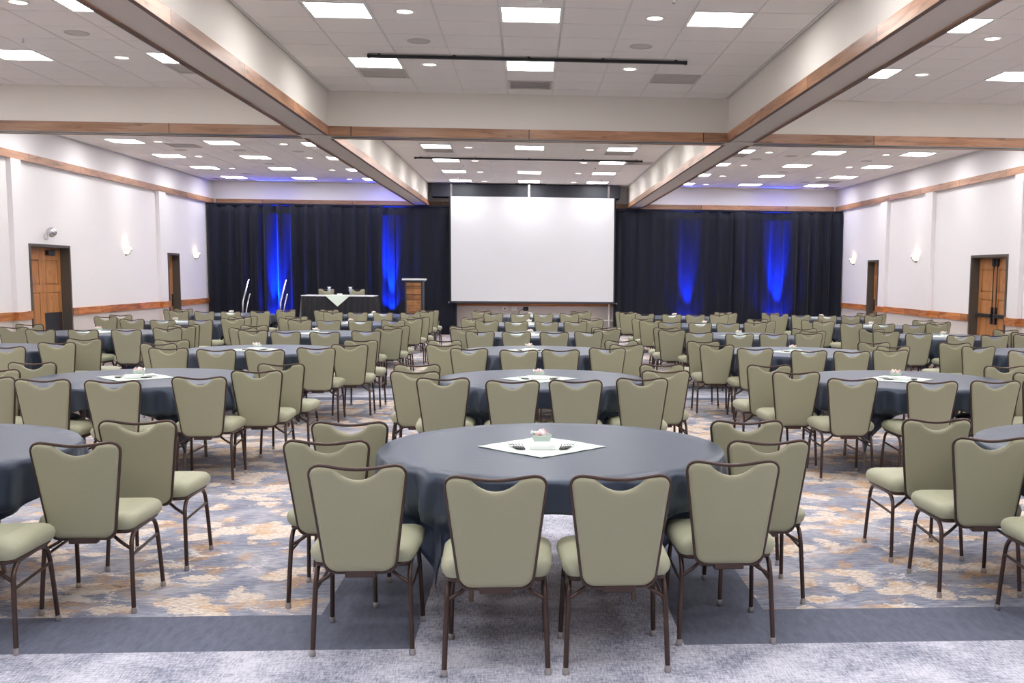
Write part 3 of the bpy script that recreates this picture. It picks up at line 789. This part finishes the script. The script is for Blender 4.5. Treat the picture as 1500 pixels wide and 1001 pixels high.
# blue LED uplights on the floor in front of the curtains
def uplight(x, z, lab, power, y=28.80, size=24, tilt=13):
    o = thing('floor_uplight', lab, 'uplight', (x, y, z), 0, 'blue floor uplights')
    mb('black').lathe([(.07, .04), (.09, .05), (.09, .2), (.08, .2), (.078, .19)], 20).build('can', o)
    mb('uplight_lens').lathe([(0, .188), (.078, .19)], 20, smooth=False).build('lens', o)
    mb('black').tube([(-.11, 0, .14), (-.11, 0, .01), (.11, 0, .01), (.11, 0, .14)], .01, 6).build('yoke', o)
    ld = bpy.data.lights.new('led', 'SPOT'); ld.energy = power; ld.color = (.0, .03, 1.0); ld.spot_size = math.radians(size); ld.spot_blend = .9; ld.shadow_soft_size = .04
    lo = bpy.data.objects.new('led_source', ld); COL.objects.link(lo); lo.parent = o; lo.location = (0, .0, .24)
    lo.rotation_euler = (math.pi - math.radians(tilt), 0, 0)
    l2 = ld.copy(); l2.energy = power * .03; l2.spot_size = math.radians(95); l2.spot_blend = 1
    o2 = bpy.data.objects.new('led_spill', l2); COL.objects.link(o2); o2.parent = o; o2.location = (0, .04, .24); o2.rotation_euler = (math.pi - math.radians(25), 0, 0)
uplight(-6.88, 0, 'blue uplight on the floor behind the stage steps', BLUE_W)
uplight(-3.80, .40, 'blue uplight on the stage floor left of the lectern', BLUE_W * .9, y=28.93, tilt=9)
uplight(4.45, 0, 'blue uplight behind the right seating, nearer the screen', BLUE_W * .3)
uplight(7.0, 0, 'blue uplight behind the right seating, nearer the right wall', BLUE_W * .75)
# ------------------------------------------------------------------ banquet chair
def rounded(pts, rads, seg=6):
    """closed 2-D outline with rounded corners"""
    out = []; n = len(pts)
    for i in range(n):
        p = Vector(pts[i]); a = Vector(pts[i - 1]); c = Vector(pts[(i + 1) % n]); r = rads[i]
        if r <= 0: out.append(tuple(p)); continue
        d1 = (a - p).normalized(); d2 = (c - p).normalized(); ang = d1.angle(d2); t = r / math.tan(ang / 2)
        p1 = p + d1 * t; p2 = p + d2 * t
        for k_ in range(seg + 1):
            u = k_ / seg; out.append(tuple((p1 * (1 - u) ** 2 + p * 2 * u * (1 - u) + p2 * u * u)))
    return out
BZ0, BZ1, BY0, BY1 = .385, .868, -.245, -.295   # backrest bottom/top height and lean
def back_y(z): return BY0 + (BY1 - BY0) * (z - BZ0) / (BZ1 - BZ0)
def frame_outline():
    o = rounded([(-.150, BZ0), (.150, BZ0), (.212, BZ1), (-.212, BZ1)], [.055, .055, .048, .048], 7)
    res = []
    for i, (x, z) in enumerate(o):
        res.append((x, z))
    # sag of the top rail: insert points between the two top corners
    fin = []
    n = len(res)
    for i in range(n):
        a, c = res[i], res[(i + 1) % n]; fin.append(a)
        if a[1] > BZ1 - .001 and c[1] > BZ1 - .001:
            for k_ in range(1, 12): u = k_ / 12; fin.append((a[0] + (c[0] - a[0]) * u, BZ1 - .018 * math.sin(math.pi * u) ** 1.3))
    return fin
def pad_mesh(b):
    """upholstered back: a grid that follows the frame, with the hand-hold scooped from the top"""
    W0, W1 = .147, .209
    def half(z): return W0 + (W1 - W0) * (z - BZ0) / (BZ1 - BZ0)
    ss = [-1, -.985, -.95, -.90, -.84, -.78, -.72, -.66, -.61, -.57, -.545] + [-.52 + .04 * i for i in range(27)]
    ss += [-q for q in ss[10::-1]]
    def corner(s, r, hw):
        d = (1 - abs(s)) * hw
        return 0 if d >= r else r - math.sqrt(max(0, r * r - (r - d) ** 2))
    def ztop(s):
        x = s * W1; z = BZ1 - .004 - corner(s, .044, W1) - .018 * max(0, math.sin(math.pi * (x + .165) / .33)) ** 1.3
        q = abs(x) / .101
        if q < 1: z = min(z, BZ1 - .016 - .050 * (1 - q * q) ** .82)
        return z
    def zbot(s): return BZ0 + .004 + corner(s, .050, W0)
    tt = [0, .012, .035, .07, .13, .22, .35, .5, .65, .78, .87, .93, .965, .988, 1]
    nc, nr = len(ss), len(tt); sheets = []
    for side in (-1, 1):
        for t in tt:
            for s_ in ss:
                z0, z1 = zbot(s_), ztop(s_); z = z0 + (z1 - z0) * t; x = s_ * half(z)
                e = min((1 - abs(s_)) * .19, (z - z0), (z1 - z))
                f = 1 - (1 - min(1, max(0, e) / (.013 if side < 0 else .03))) ** 2.4
                th = (.004 + .013 * f) if side < 0 else (.008 + .026 * f)
                sheets.append((x, back_y(z) + side * th, z))
    fs = []; o = nc * nr
    for j in range(nr - 1):
        for i in range(nc - 1):
            a = j * nc + i; fs.append((a, a + 1, a + nc + 1, a + nc)); fs.append((o + a, o + a + nc, o + a + nc + 1, o + a + 1))
    loop = [i for i in range(nc)] + [j * nc + nc - 1 for j in range(1, nr)] + [(nr - 1) * nc + i for i in range(nc - 2, -1, -1)] + [j * nc for j in range(nr - 2, 0, -1)]
    for k_ in range(len(loop)):
        a, c = loop[k_], loop[(k_ + 1) % len(loop)]; fs.append((c, a, o + a, o + c))
    b.add(sheets, fs, True)
def inset(pts, d):
    n = len(pts); res = []
    area = sum(pts[i][0] * pts[(i + 1) % n][1] - pts[(i + 1) % n][0] * pts[i][1] for i in range(n)); s = 1 if area > 0 else -1
    for i in range(n):
        a, c = Vector(pts[i - 1]), Vector(pts[(i + 1) % n]); t = (c - a)
        if t.length < 1e-9: res.append(pts[i]); continue
        t.normalize(); res.append((pts[i][0] - s * t.y * d, pts[i][1] + s * t.x * d))
    return res
def make_chair():
    t = thing('banquet_chair', '', 'chair', (0, 0, 0), 0, 'olive banquet chairs around the round tables')
    # seat cushion
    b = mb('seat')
    plan = rounded([(-.222, -.215), (.222, -.215), (.236, .235), (-.236, .235)], [.06, .06, .075, .075], 5); n = len(plan)
    rings = [(.010, .418), (-.004, .435), (-.010, .460), (-.004, .480), (.012, .494), (.040, .502), (.999, .505)]
    vs = []; fs = []
    for (d, z) in rings:
        for (x, y) in (inset(plan, d) if d < .9 else [(x * .62, y * .62) for x, y in plan]): vs.append((x, y, z - .014 * max(0, (y - .12) / .12)))
    for j in range(len(rings) - 1):
        for i in range(n): fs.append((j * n + i, j * n + (i + 1) % n, (j + 1) * n + (i + 1) % n, (j + 1) * n + i))
    fs.append(tuple(range(n))[::-1]); fs.append(tuple((len(rings) - 1) * n + i for i in range(n)))
    cap = fs.pop(); bot = fs.pop(); b.add(vs, fs, True); b.add([vs[i] for i in cap], [tuple(range(n))]); b.add([vs[i] for i in bot], [tuple(range(n))])
    b.build('seat', t)
    # backrest pad
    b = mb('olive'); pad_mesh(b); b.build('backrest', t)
    # tube around the backrest
    fo = frame_outline()
    mb('bronze').tube([(x, back_y(z), z) for x, z in fo], .0078, 8, closed=True, up=(0, 1, 0)).build('back_frame', t)
    # seat frame
    b = mb('bronze'); ring = inset(plan, .022)
    b.tube([(x, y, .408) for x, y in ring], .011, 6, closed=True)
    for yy in (-.10, .10): b.tube([(-.20, yy, .405), (.20, yy, .405)], .010, 6)
    b.bbox(-.068, .068, -.255, -.215, .362, .400, .004)
    b.build('seat_frame', t)
    for s in (-1, 1):
        for e in (-1, 1):
            pts = [(s * .219, e * .226, .018), (s * .213, e * .210, .18), (s * .207, e * .194, .315), (s * .205, e * .183, .352), (s * .204, e * .160, .380), (s * .203, e * .125, .396), (s * .203, e * .07, .400), (s * .203, 0, .400)]
            lg = mb('bronze').tube(pts, .0108, 8, sq=True).build('leg', t)
            g = mb('glide').lathe([(.012, .030), (.014, .024), (.0155, .006), (.013, 0), (0, 0)], 10, c=(s * .2192, e * .2265)).build('glide', lg)
        mb('bronze').tube([(s * .209, -.196, .285), (s * .209, .196, .300)], .0075, 6).build('stretcher', t)
        mb('bronze').tube([(s * .207, -.194, .318), (s * .15, -.175, .350), (s * .085, -.15, .398)], .0085, 6).build('strut', t)
    return t
chair0 = make_chair()

TABLES = [
 ('c1', 0.13, 5.53, [('A', -0.859, -0.794), ('B', -1.113, -0.125), ('C', -1.109, 0.52), ('D', -0.264, -1.049), ('E', 0.247, -1.044), ('F', 0.782, -0.719), ('G', 1.077, -0.144), ('H', 1.115, 0.573)]),
 ('c2', 0.12, 9.25, [('A', -0.797, -0.719), ('B', -1.058, -0.164), ('C', -1.13, 0.508), ('D', -0.239, -0.915), ('E', 0.254, -0.877), ('F', 0.791, -0.7), ('G', 1.074, -0.032), ('H', 1.116, 0.596)]),
 ('c3', 0.1, 12.65, [('A', -0.756, -0.801), ('B', -1.073, -0.229), ('C', -1.142, 0.593), ('D', -0.212, -1.032), ('E', 0.263, -0.952), ('F', 0.796, -0.62), ('G', 1.062, -0.065), ('H', 1.078, 0.695)]),
 ('c4', 0.1, 16.1, [('A', -0.79, -0.783), ('B', -1.052, -0.092), ('C', -1.143, 0.699), ('D', -0.263, -0.876), ('E', 0.266, -0.899), ('F', 0.779, -0.69), ('G', 1.095, 0.041), ('H', 1.1, 0.63)]),
 ('c5', 0.07, 19.5, [('A', -0.794, -0.752), ('B', -1.105, 0.082), ('C', -1.1, 0.637), ('D', -0.276, -0.997), ('E', 0.258, -1.034), ('F', 0.765, -0.789), ('G', 1.105, 0.082), ('H', 1.1, 0.637)]),
 ('c6', 0.07, 23.3, [('A', -0.794, -0.87), ('B', -1.105, 0.082), ('C', -1.1, 0.637), ('D', -0.243, -1.053), ('E', 0.249, -1.002), ('F', 0.805, -0.702), ('G', 1.11, 0.082), ('H', 1.1, 0.637)]),
 ('l1', -3.33, 5.53, [('F', 0.85, -0.731), ('G', 1.156, -0.176), ('H', 1.18, 0.576)]),
 ('l2', -3.35, 9.25, [('A', -0.794, -0.721), ('B', -1.058, -0.088), ('C', -1.083, 0.589), ('D', -0.314, -0.895), ('E', 0.236, -0.984), ('F', 0.764, -0.689), ('G', 1.059, -0.134), ('H', 1.127, 0.533)]),
 ('l3', -3.2, 12.65, [('A', -0.677, -0.93), ('B', -1.017, -0.22), ('C', -1.103, 0.447), ('D', -0.097, -1.143), ('E', 0.392, -1.126), ('F', 0.867, -0.812), ('G', 1.133, -0.257), ('H', 1.145, 0.546)]),
 ('l4', -3.2, 16.1, [('A', -0.702, -0.812), ('B', -1.007, -0.184), ('C', -1.054, 0.606), ('D', -0.158, -1.168), ('E', 0.37, -1.189), ('F', 0.873, -0.772), ('G', 1.099, -0.049), ('H', 1.12, 0.693)]),
 ('l5', -3.24, 19.5, [('A', -0.737, -0.775), ('B', -1.074, -0.033), ('C', -1.1, 0.63), ('D', -0.212, -0.939), ('E', 0.339, -0.974), ('F', 0.841, -0.642), ('G', 1.094, -0.023), ('H', 1.162, 0.651)]),
 ('l6', -3.36, 23.3, [('A', -0.71, -0.93), ('B', -1.105, 0.082), ('C', -1.1, 0.637), ('D', -0.215, -0.945), ('E', 0.328, -1.005), ('F', 0.865, -0.93), ('G', 1.086, -0.055), ('H', 1.137, 0.645)]),
 ('r1', 3.47, 5.53, [('A', -0.85, -0.73), ('B', -1.063, -0.064), ('C', -1.091, 0.629)]),
 ('r2', 3.42, 9.25, [('A', -0.771, -0.685), ('B', -1.093, -0.124), ('C', -1.175, 0.561), ('D', -0.187, -0.891), ('E', 0.343, -0.852), ('F', 0.824, -0.73), ('G', 1.038, -0.124), ('H', 1.08, 0.533)]),
 ('r3', 3.35, 12.65, [('A', -0.738, -0.613), ('B', -1.077, -0.023), ('C', -1.132, 0.66), ('D', -0.209, -0.916), ('E', 0.266, -0.996), ('F', 0.787, -0.758), ('G', 1.038, -0.124), ('H', 1.059, 0.593)]),
 ('r4', 3.33, 16.1, [('A', -0.832, -0.76), ('B', -1.143, -0.134), ('C', -1.135, 0.529), ('D', -0.303, -1.067), ('E', 0.212, -1.038), ('F', 0.774, -0.831), ('G', 1.009, -0.18), ('H', 1.077, 0.542)]),
 ('r5', 3.37, 19.5, [('A', -0.849, -0.818), ('B', -1.12, -0.176), ('C', -1.179, 0.563), ('D', -0.342, -1.061), ('E', 0.152, -1.102), ('F', 0.702, -0.777), ('G', 1.011, -0.177), ('H', 1.067, 0.666)]),
 ('r6', 3.37, 23.3, [('A', -0.836, -0.647), ('B', -1.147, -0.069), ('C', -1.182, 0.486), ('D', -0.301, -0.951), ('E', 0.2, -1.016), ('F', 0.726, -0.841), ('G', 1.096, 0.045), ('H', 1.1, 0.63)]),
 ('L3', -6.48, 12.65, [('F', 0.854, -0.826), ('G', 1.083, -0.128), ('H', 1.107, 0.552)]),
 ('L4', -6.44, 16.1, [('A', -0.341, -0.878), ('B', -1.0, -0.28), ('C', -1.162, 0.562), ('D', 0.242, -0.918), ('E', 0.811, -0.877), ('F', 1.186, -0.323), ('G', 1.2, 0.232), ('H', 1.1, 0.787)]),
 ('L5', -6.41, 19.5, [('A', -0.367, -0.927), ('B', -1.188, 0.024), ('C', -1.232, 0.801), ('D', 0.232, -1.24), ('E', 0.808, -1.037), ('F', 1.171, -0.42), ('G', 1.139, 0.15), ('H', 1.1, 0.72)]),
 ('L6', -6.5, 23.3, [('A', -0.794, -0.748), ('B', -1.133, -0.077), ('C', -1.104, 0.478), ('D', -0.217, -0.933), ('E', 0.331, -0.986), ('F', 0.806, -0.562), ('G', 1.281, -0.31), ('H', 1.107, 0.542)]),
 ('R3', 6.58, 12.65, [('A', -0.844, -0.768), ('B', -1.119, -0.118), ('C', -1.136, 0.557)]),
 ('R4', 6.62, 16.1, [('A', -0.822, -0.735), ('B', -1.102, -0.167), ('C', -1.102, 0.553), ('D', -0.347, -1.15), ('E', 0.191, -1.069), ('F', 0.791, -0.82), ('G', 1.001, -0.265), ('H', 1.1, 0.501)]),
 ('R5', 6.62, 19.5, [('A', -0.813, -0.885), ('B', -1.087, -0.102), ('C', -1.172, 0.453), ('D', -0.286, -1.045), ('E', 0.199, -1.24), ('F', 0.775, -0.845), ('G', 1.12, -0.11), ('H', 1.106, 0.667)]),
 ('R6', 6.72, 23.3, [('A', -0.814, -0.82), ('B', -1.151, -0.265), ('C', -1.182, 0.43), ('D', -0.313, -1.078), ('E', 0.226, -1.024), ('F', 0.839, -0.637), ('G', 1.12, -0.081), ('H', 1.1, 0.63)]),
]

ROWN = {1: 'front-row', 2: 'second-row', 3: 'third-row', 4: 'fourth-row', 5: 'fifth-row', 6: 'back-row'}
COLN = {'c': 'centre', 'l': 'left', 'r': 'right', 'L': 'far-left', 'R': 'far-right'}
SLOT = {'A': 'on the near left curve of', 'B': 'at the left end of', 'C': 'on the far left curve of', 'D': 'left of the near pair at',
        'E': 'right of the near pair at', 'F': 'on the near right curve of', 'G': 'at the right end of', 'H': 'on the far right curve of'}
SLOT3 = dict(SLOT, A='left of the near three at', D='middle of the near three at', E='right of the near three at')

# ------------------------------------------------------------------ tablecloths
RT = .914
def cloth_mesh(seed, chairs):
    """85 inch square cloth over a 72 inch round top: short drops at the sides, long folded corners"""
    rnd = random.Random(seed); NT = 288; half = 1.075; ph = [rnd.uniform(0, 6.28) for _ in range(4)]
    b = mb('cloth'); vs = [(0, 0, .762)]; fs = []
    top = [.3, .6, .8, .87, .90]
    drops = [0.0, .05, .12, .22, .34, .46, .58, .70, .82, .91, 1.0]
    # how far the cloth may hang out before it meets a chair seat
    lim = []
    for i in range(NT):
        a = 2 * math.pi * i / NT; r = 9
        for (cx, cy) in chairs:
            for q in range(60, 130):
                rr = q / 100; x, y = rr * math.cos(a), rr * math.sin(a)
                if abs(x - cx) < .262 and -.27 < y - cy < .262: r = min(r, rr - .02); break
        lim.append(r)
    lim = [min(lim[(i + k_) % NT] + .012 * abs(k_) for k_ in range(-8, 9)) for i in range(NT)]
    rings = []
    for t in top: rings.append([(RT * t * math.cos(2 * math.pi * i / NT), RT * t * math.sin(2 * math.pi * i / NT), .762) for i in range(NT)])
    for d in drops:
        rg = []
        for i in range(NT):
            a = 2 * math.pi * i / NT
            ext = half / max(abs(math.cos(a)), abs(math.sin(a))); L = max(.0, ext - RT - .01)
            L = min(L, .62)
            c = abs(math.sin(2 * a)) ** 1.5
            s = d * L
            z = .762 - s if s > .012 else .762 - s * .5
            fold = c * (.040 * math.sin(12 * a + ph[0]) * min(1, s / .22) + .022 * math.sin(34 * a + ph[1] + .4 * math.sin(5 * a)) * min(1, s / .09))
            fold += (1 - c) * .010 * math.sin(16 * a + ph[2]) * min(1, s / .1)
            r = RT + .012 * min(1, s / .02) + .02 * s + fold
            if z < .56: r = min(r, lim[i] + (.0 if z < .51 else (z - .51) * 4))
            rg.append((r * math.cos(a), r * math.sin(a), z))
        rings.append(rg)
    for rg in rings: vs += rg
    for i in range(NT): fs.append((0, 1 + i, 1 + (i + 1) % NT))
    for j in range(len(rings) - 1):
        for i in range(NT): fs.append((1 + j * NT + i, 1 + (j + 1) * NT + i, 1 + (j + 1) * NT + (i + 1) % NT, 1 + j * NT + (i + 1) % NT))
    b.add(vs, fs, True)
    return b
def make_table():
    t = thing('round_table', '', 'table', (0, 0, 0), 0, 'round banquet tables')
    mb('tabletop').lathe([(0, .730), (RT - .004, .730), (RT, .734), (RT, .752), (RT - .004, .756), (0, .756)], 64, smooth=False).build('tabletop', t)
    for s in (-1, 1):
        for e in (-1, 1):
            mb('leg_grey').tube([(s * .42, e * .30, .01), (s * .42, e * .26, .35), (s * .42, e * .22, .735)], .014, 8).build('leg', t)
        mb('leg_grey').tube([(s * .42, -.28, .12), (s * .42, .28, .12)], .010, 6).build('cross_bar', t)
    return t
table0 = make_table(); ov0 = bowl0 = pad0 = pen0 = None
def make_bowl():
    t = thing('candy_bowl', '', 'bowl', (0, 0, 0), 0, 'candy bowls on the round tables')
    mb('mint_glass').lathe([(0, .0), (.034, .0), (.042, .01), (.052, .04), (.056, .052), (.052, .052), (.046, .035), (.034, .008), (0, .006)], 20).build('bowl', t)
    rnd = random.Random(9)
    for i in range(9):
        a = rnd.uniform(0, 6.28); r = .034 * math.sqrt(rnd.random()); z = .048 + .02 * rnd.random()
        c = mb('candy_red' if i % 4 == 0 else 'candy')
        x, y = r * math.cos(a), r * math.sin(a); d = Vector((math.cos(a * 3), math.sin(a * 3), .25)) * .02
        c.tube([Vector((x, y, z)) - d * 1.3, Vector((x, y, z)) - d * .6, Vector((x, y, z)), Vector((x, y, z)) + d * .6, Vector((x, y, z)) + d * 1.3], [.012, .005, .012, .005, .012], 8)
        c.build('wrapped_candy', t)
    return t
cloths = 0
pos_done = 0
for ti, (key, X, Y, chs) in enumerate(TABLES):
    col, row = key[0], int(key[1]); nm = '%s %s table' % (ROWN[row], COLN[col]); rnd = random.Random(ti * 7 + 1)
    where = 'the ' + nm
    lab = 'round banquet table under the dark slate cloth, ' + nm
    if ti == 0: tb = table0; tb.location = (X, Y, 0); tb['label'] = lab
    else: tb = dup(table0, lab, loc=(X, Y, 0))
    rz = rnd.uniform(-.05, .05) if row > 1 else 0.0
    cb = cloth_mesh(ti + 11, [(c[1], c[2]) for c in chs])
    o = cb.build('tablecloth', loc=(X, Y, 0), fix=False)
    sm = o.modifiers.new('thickness', 'SOLIDIFY'); sm.thickness = .003; sm.offset = 1
    tag(o, 'dark slate square tablecloth with long folded corners on ' + where, 'tablecloth', 'slate tablecloths')
    # mint overlay diamond, bowl, pads and pens
    ox, oy = X - .05 + rnd.uniform(-.03, .03), Y - .02 + rnd.uniform(-.04, .04)
    if ti == 0: ox, oy = .075, 5.53
    ang = math.pi / 4 + (rnd.uniform(-.12, .12) if ti else -.02)
    zt = .768
    if ov0 is None:
        b = mb('mint'); g = 12; vs = [(-.245 + .49 * i / g, -.245 + .49 * j / g, .0012 * math.sin(i * 1.9 + j * .7) + .002) for j in range(g + 1) for i in range(g + 1)]
        b.add(vs, [(j * (g + 1) + i, j * (g + 1) + i + 1, (j + 1) * (g + 1) + i + 1, (j + 1) * (g + 1) + i) for j in range(g) for i in range(g)], True)
        ov0 = b.build('table_overlay', loc=(ox, oy, zt), fix=False); ov0.rotation_euler = (0, 0, ang)
        m_ = ov0.modifiers.new('thickness', 'SOLIDIFY'); m_.thickness = .002
        tag(ov0, 'small mint white square cloth laid diagonally on ' + where, 'table overlay', 'mint overlays')
    else:
        c = ov0.copy(); COL.objects.link(c); c.location = (ox, oy, zt); c.rotation_euler = (0, 0, ang)
        c['label'] = 'small mint white square cloth laid diagonally on ' + where
    bx, by = ox, oy + .06
    lab = 'small mint glass bowl of wrapped candy on ' + where
    if bowl0 is None: bowl0 = make_bowl(); bowl0.location = (bx, by, zt + .005); bowl0['label'] = lab
    else: dup(bowl0, lab, loc=(bx, by, zt + .005), rz=rnd.uniform(0, 6))
    lab = 'stack of white note pads on ' + where
    if pad0 is None:
        b = mb('paper')
        for i in range(5): b.bbox(-.07 + .002 * (i % 2), .07, -.055, .055 - .002 * (i % 3), i * .005, i * .005 + .0045, .0008)
        pad0 = b.build('note_pad_stack', loc=(bx, oy - .07, zt + .005)); tag(pad0, lab, 'note pads', 'note pad stacks on the round tables')
    else:
        c = pad0.copy(); COL.objects.link(c); c.location = (bx, oy - .07, zt + .005); c.rotation_euler = (0, 0, rnd.uniform(-.2, .2)); c['label'] = lab
    if row <= 3:
        for s in (-1, 1):
            for q in range(5 if row < 3 else 4):
                lab = 'black ballpoint pen at the %s of the note pads, %s' % ('left' if s < 0 else 'right', nm)
                if pen0 is None:
                    pen0 = thing('ballpoint_pen', lab, 'pen', (0, 0, 0), 0, 'pens on the round tables')
                    mb('pen').tube([(0, -.07, .0055), (0, -.062, .0055), (0, .0, .0055)], [.0015, .005, .005], 6).build('grip', pen0)
                    mb('pen_w').tube([(0, 0, .0055), (0, .062, .0055), (0, .07, .0055)], [.005, .005, .003], 6).build('barrel', pen0)
                    mb('pen').box(-.0015, .0015, .02, .066, .009, .012).build('clip', pen0); pn = pen0
                else: pn = dup(pen0, lab)
                pn['group'] = 'pens at the %s of the note pads on the %s' % ('left' if s < 0 else 'right', nm)
                pn.location = (bx + s * (.100 + q * .0135), oy - .075 + .003 * q, zt + .005); pn.rotation_euler = (0, 0, -s * (.12 + q * .07))
    # chairs
    sl = SLOT3 if key in ('L4', 'L5') else SLOT
    for (s, dx, dy) in chs:
        lab = 'olive banquet chair %s the %s' % (sl[s], nm)
        rot = rnd.uniform(-.035, .035) + {'A': -.02, 'B': -.03, 'F': .02, 'G': .03}.get(s, 0)
        if ti == 0: rot = {'A': -.005, 'B': -.02, 'C': -.02, 'D': .01, 'E': .02, 'F': .01, 'G': .01, 'H': .02}[s]
        if not pos_done: chair0.location = (X + dx, Y + dy, 0); chair0.rotation_euler = (0, 0, rot); chair0['label'] = lab; pos_done = 1
        else: dup(chair0, lab, loc=(X + dx, Y + dy, 0), rz=rot, skip=('glide',) if row >= 5 else ())
for x, lab in ((-5.32, 'olive banquet chair behind the head table, left one'), (-4.515, 'olive banquet chair behind the head table, right one')):
    c = dup(chair0, lab, group='chairs behind the head table', loc=(x, 27.56, .40), rz=math.pi)
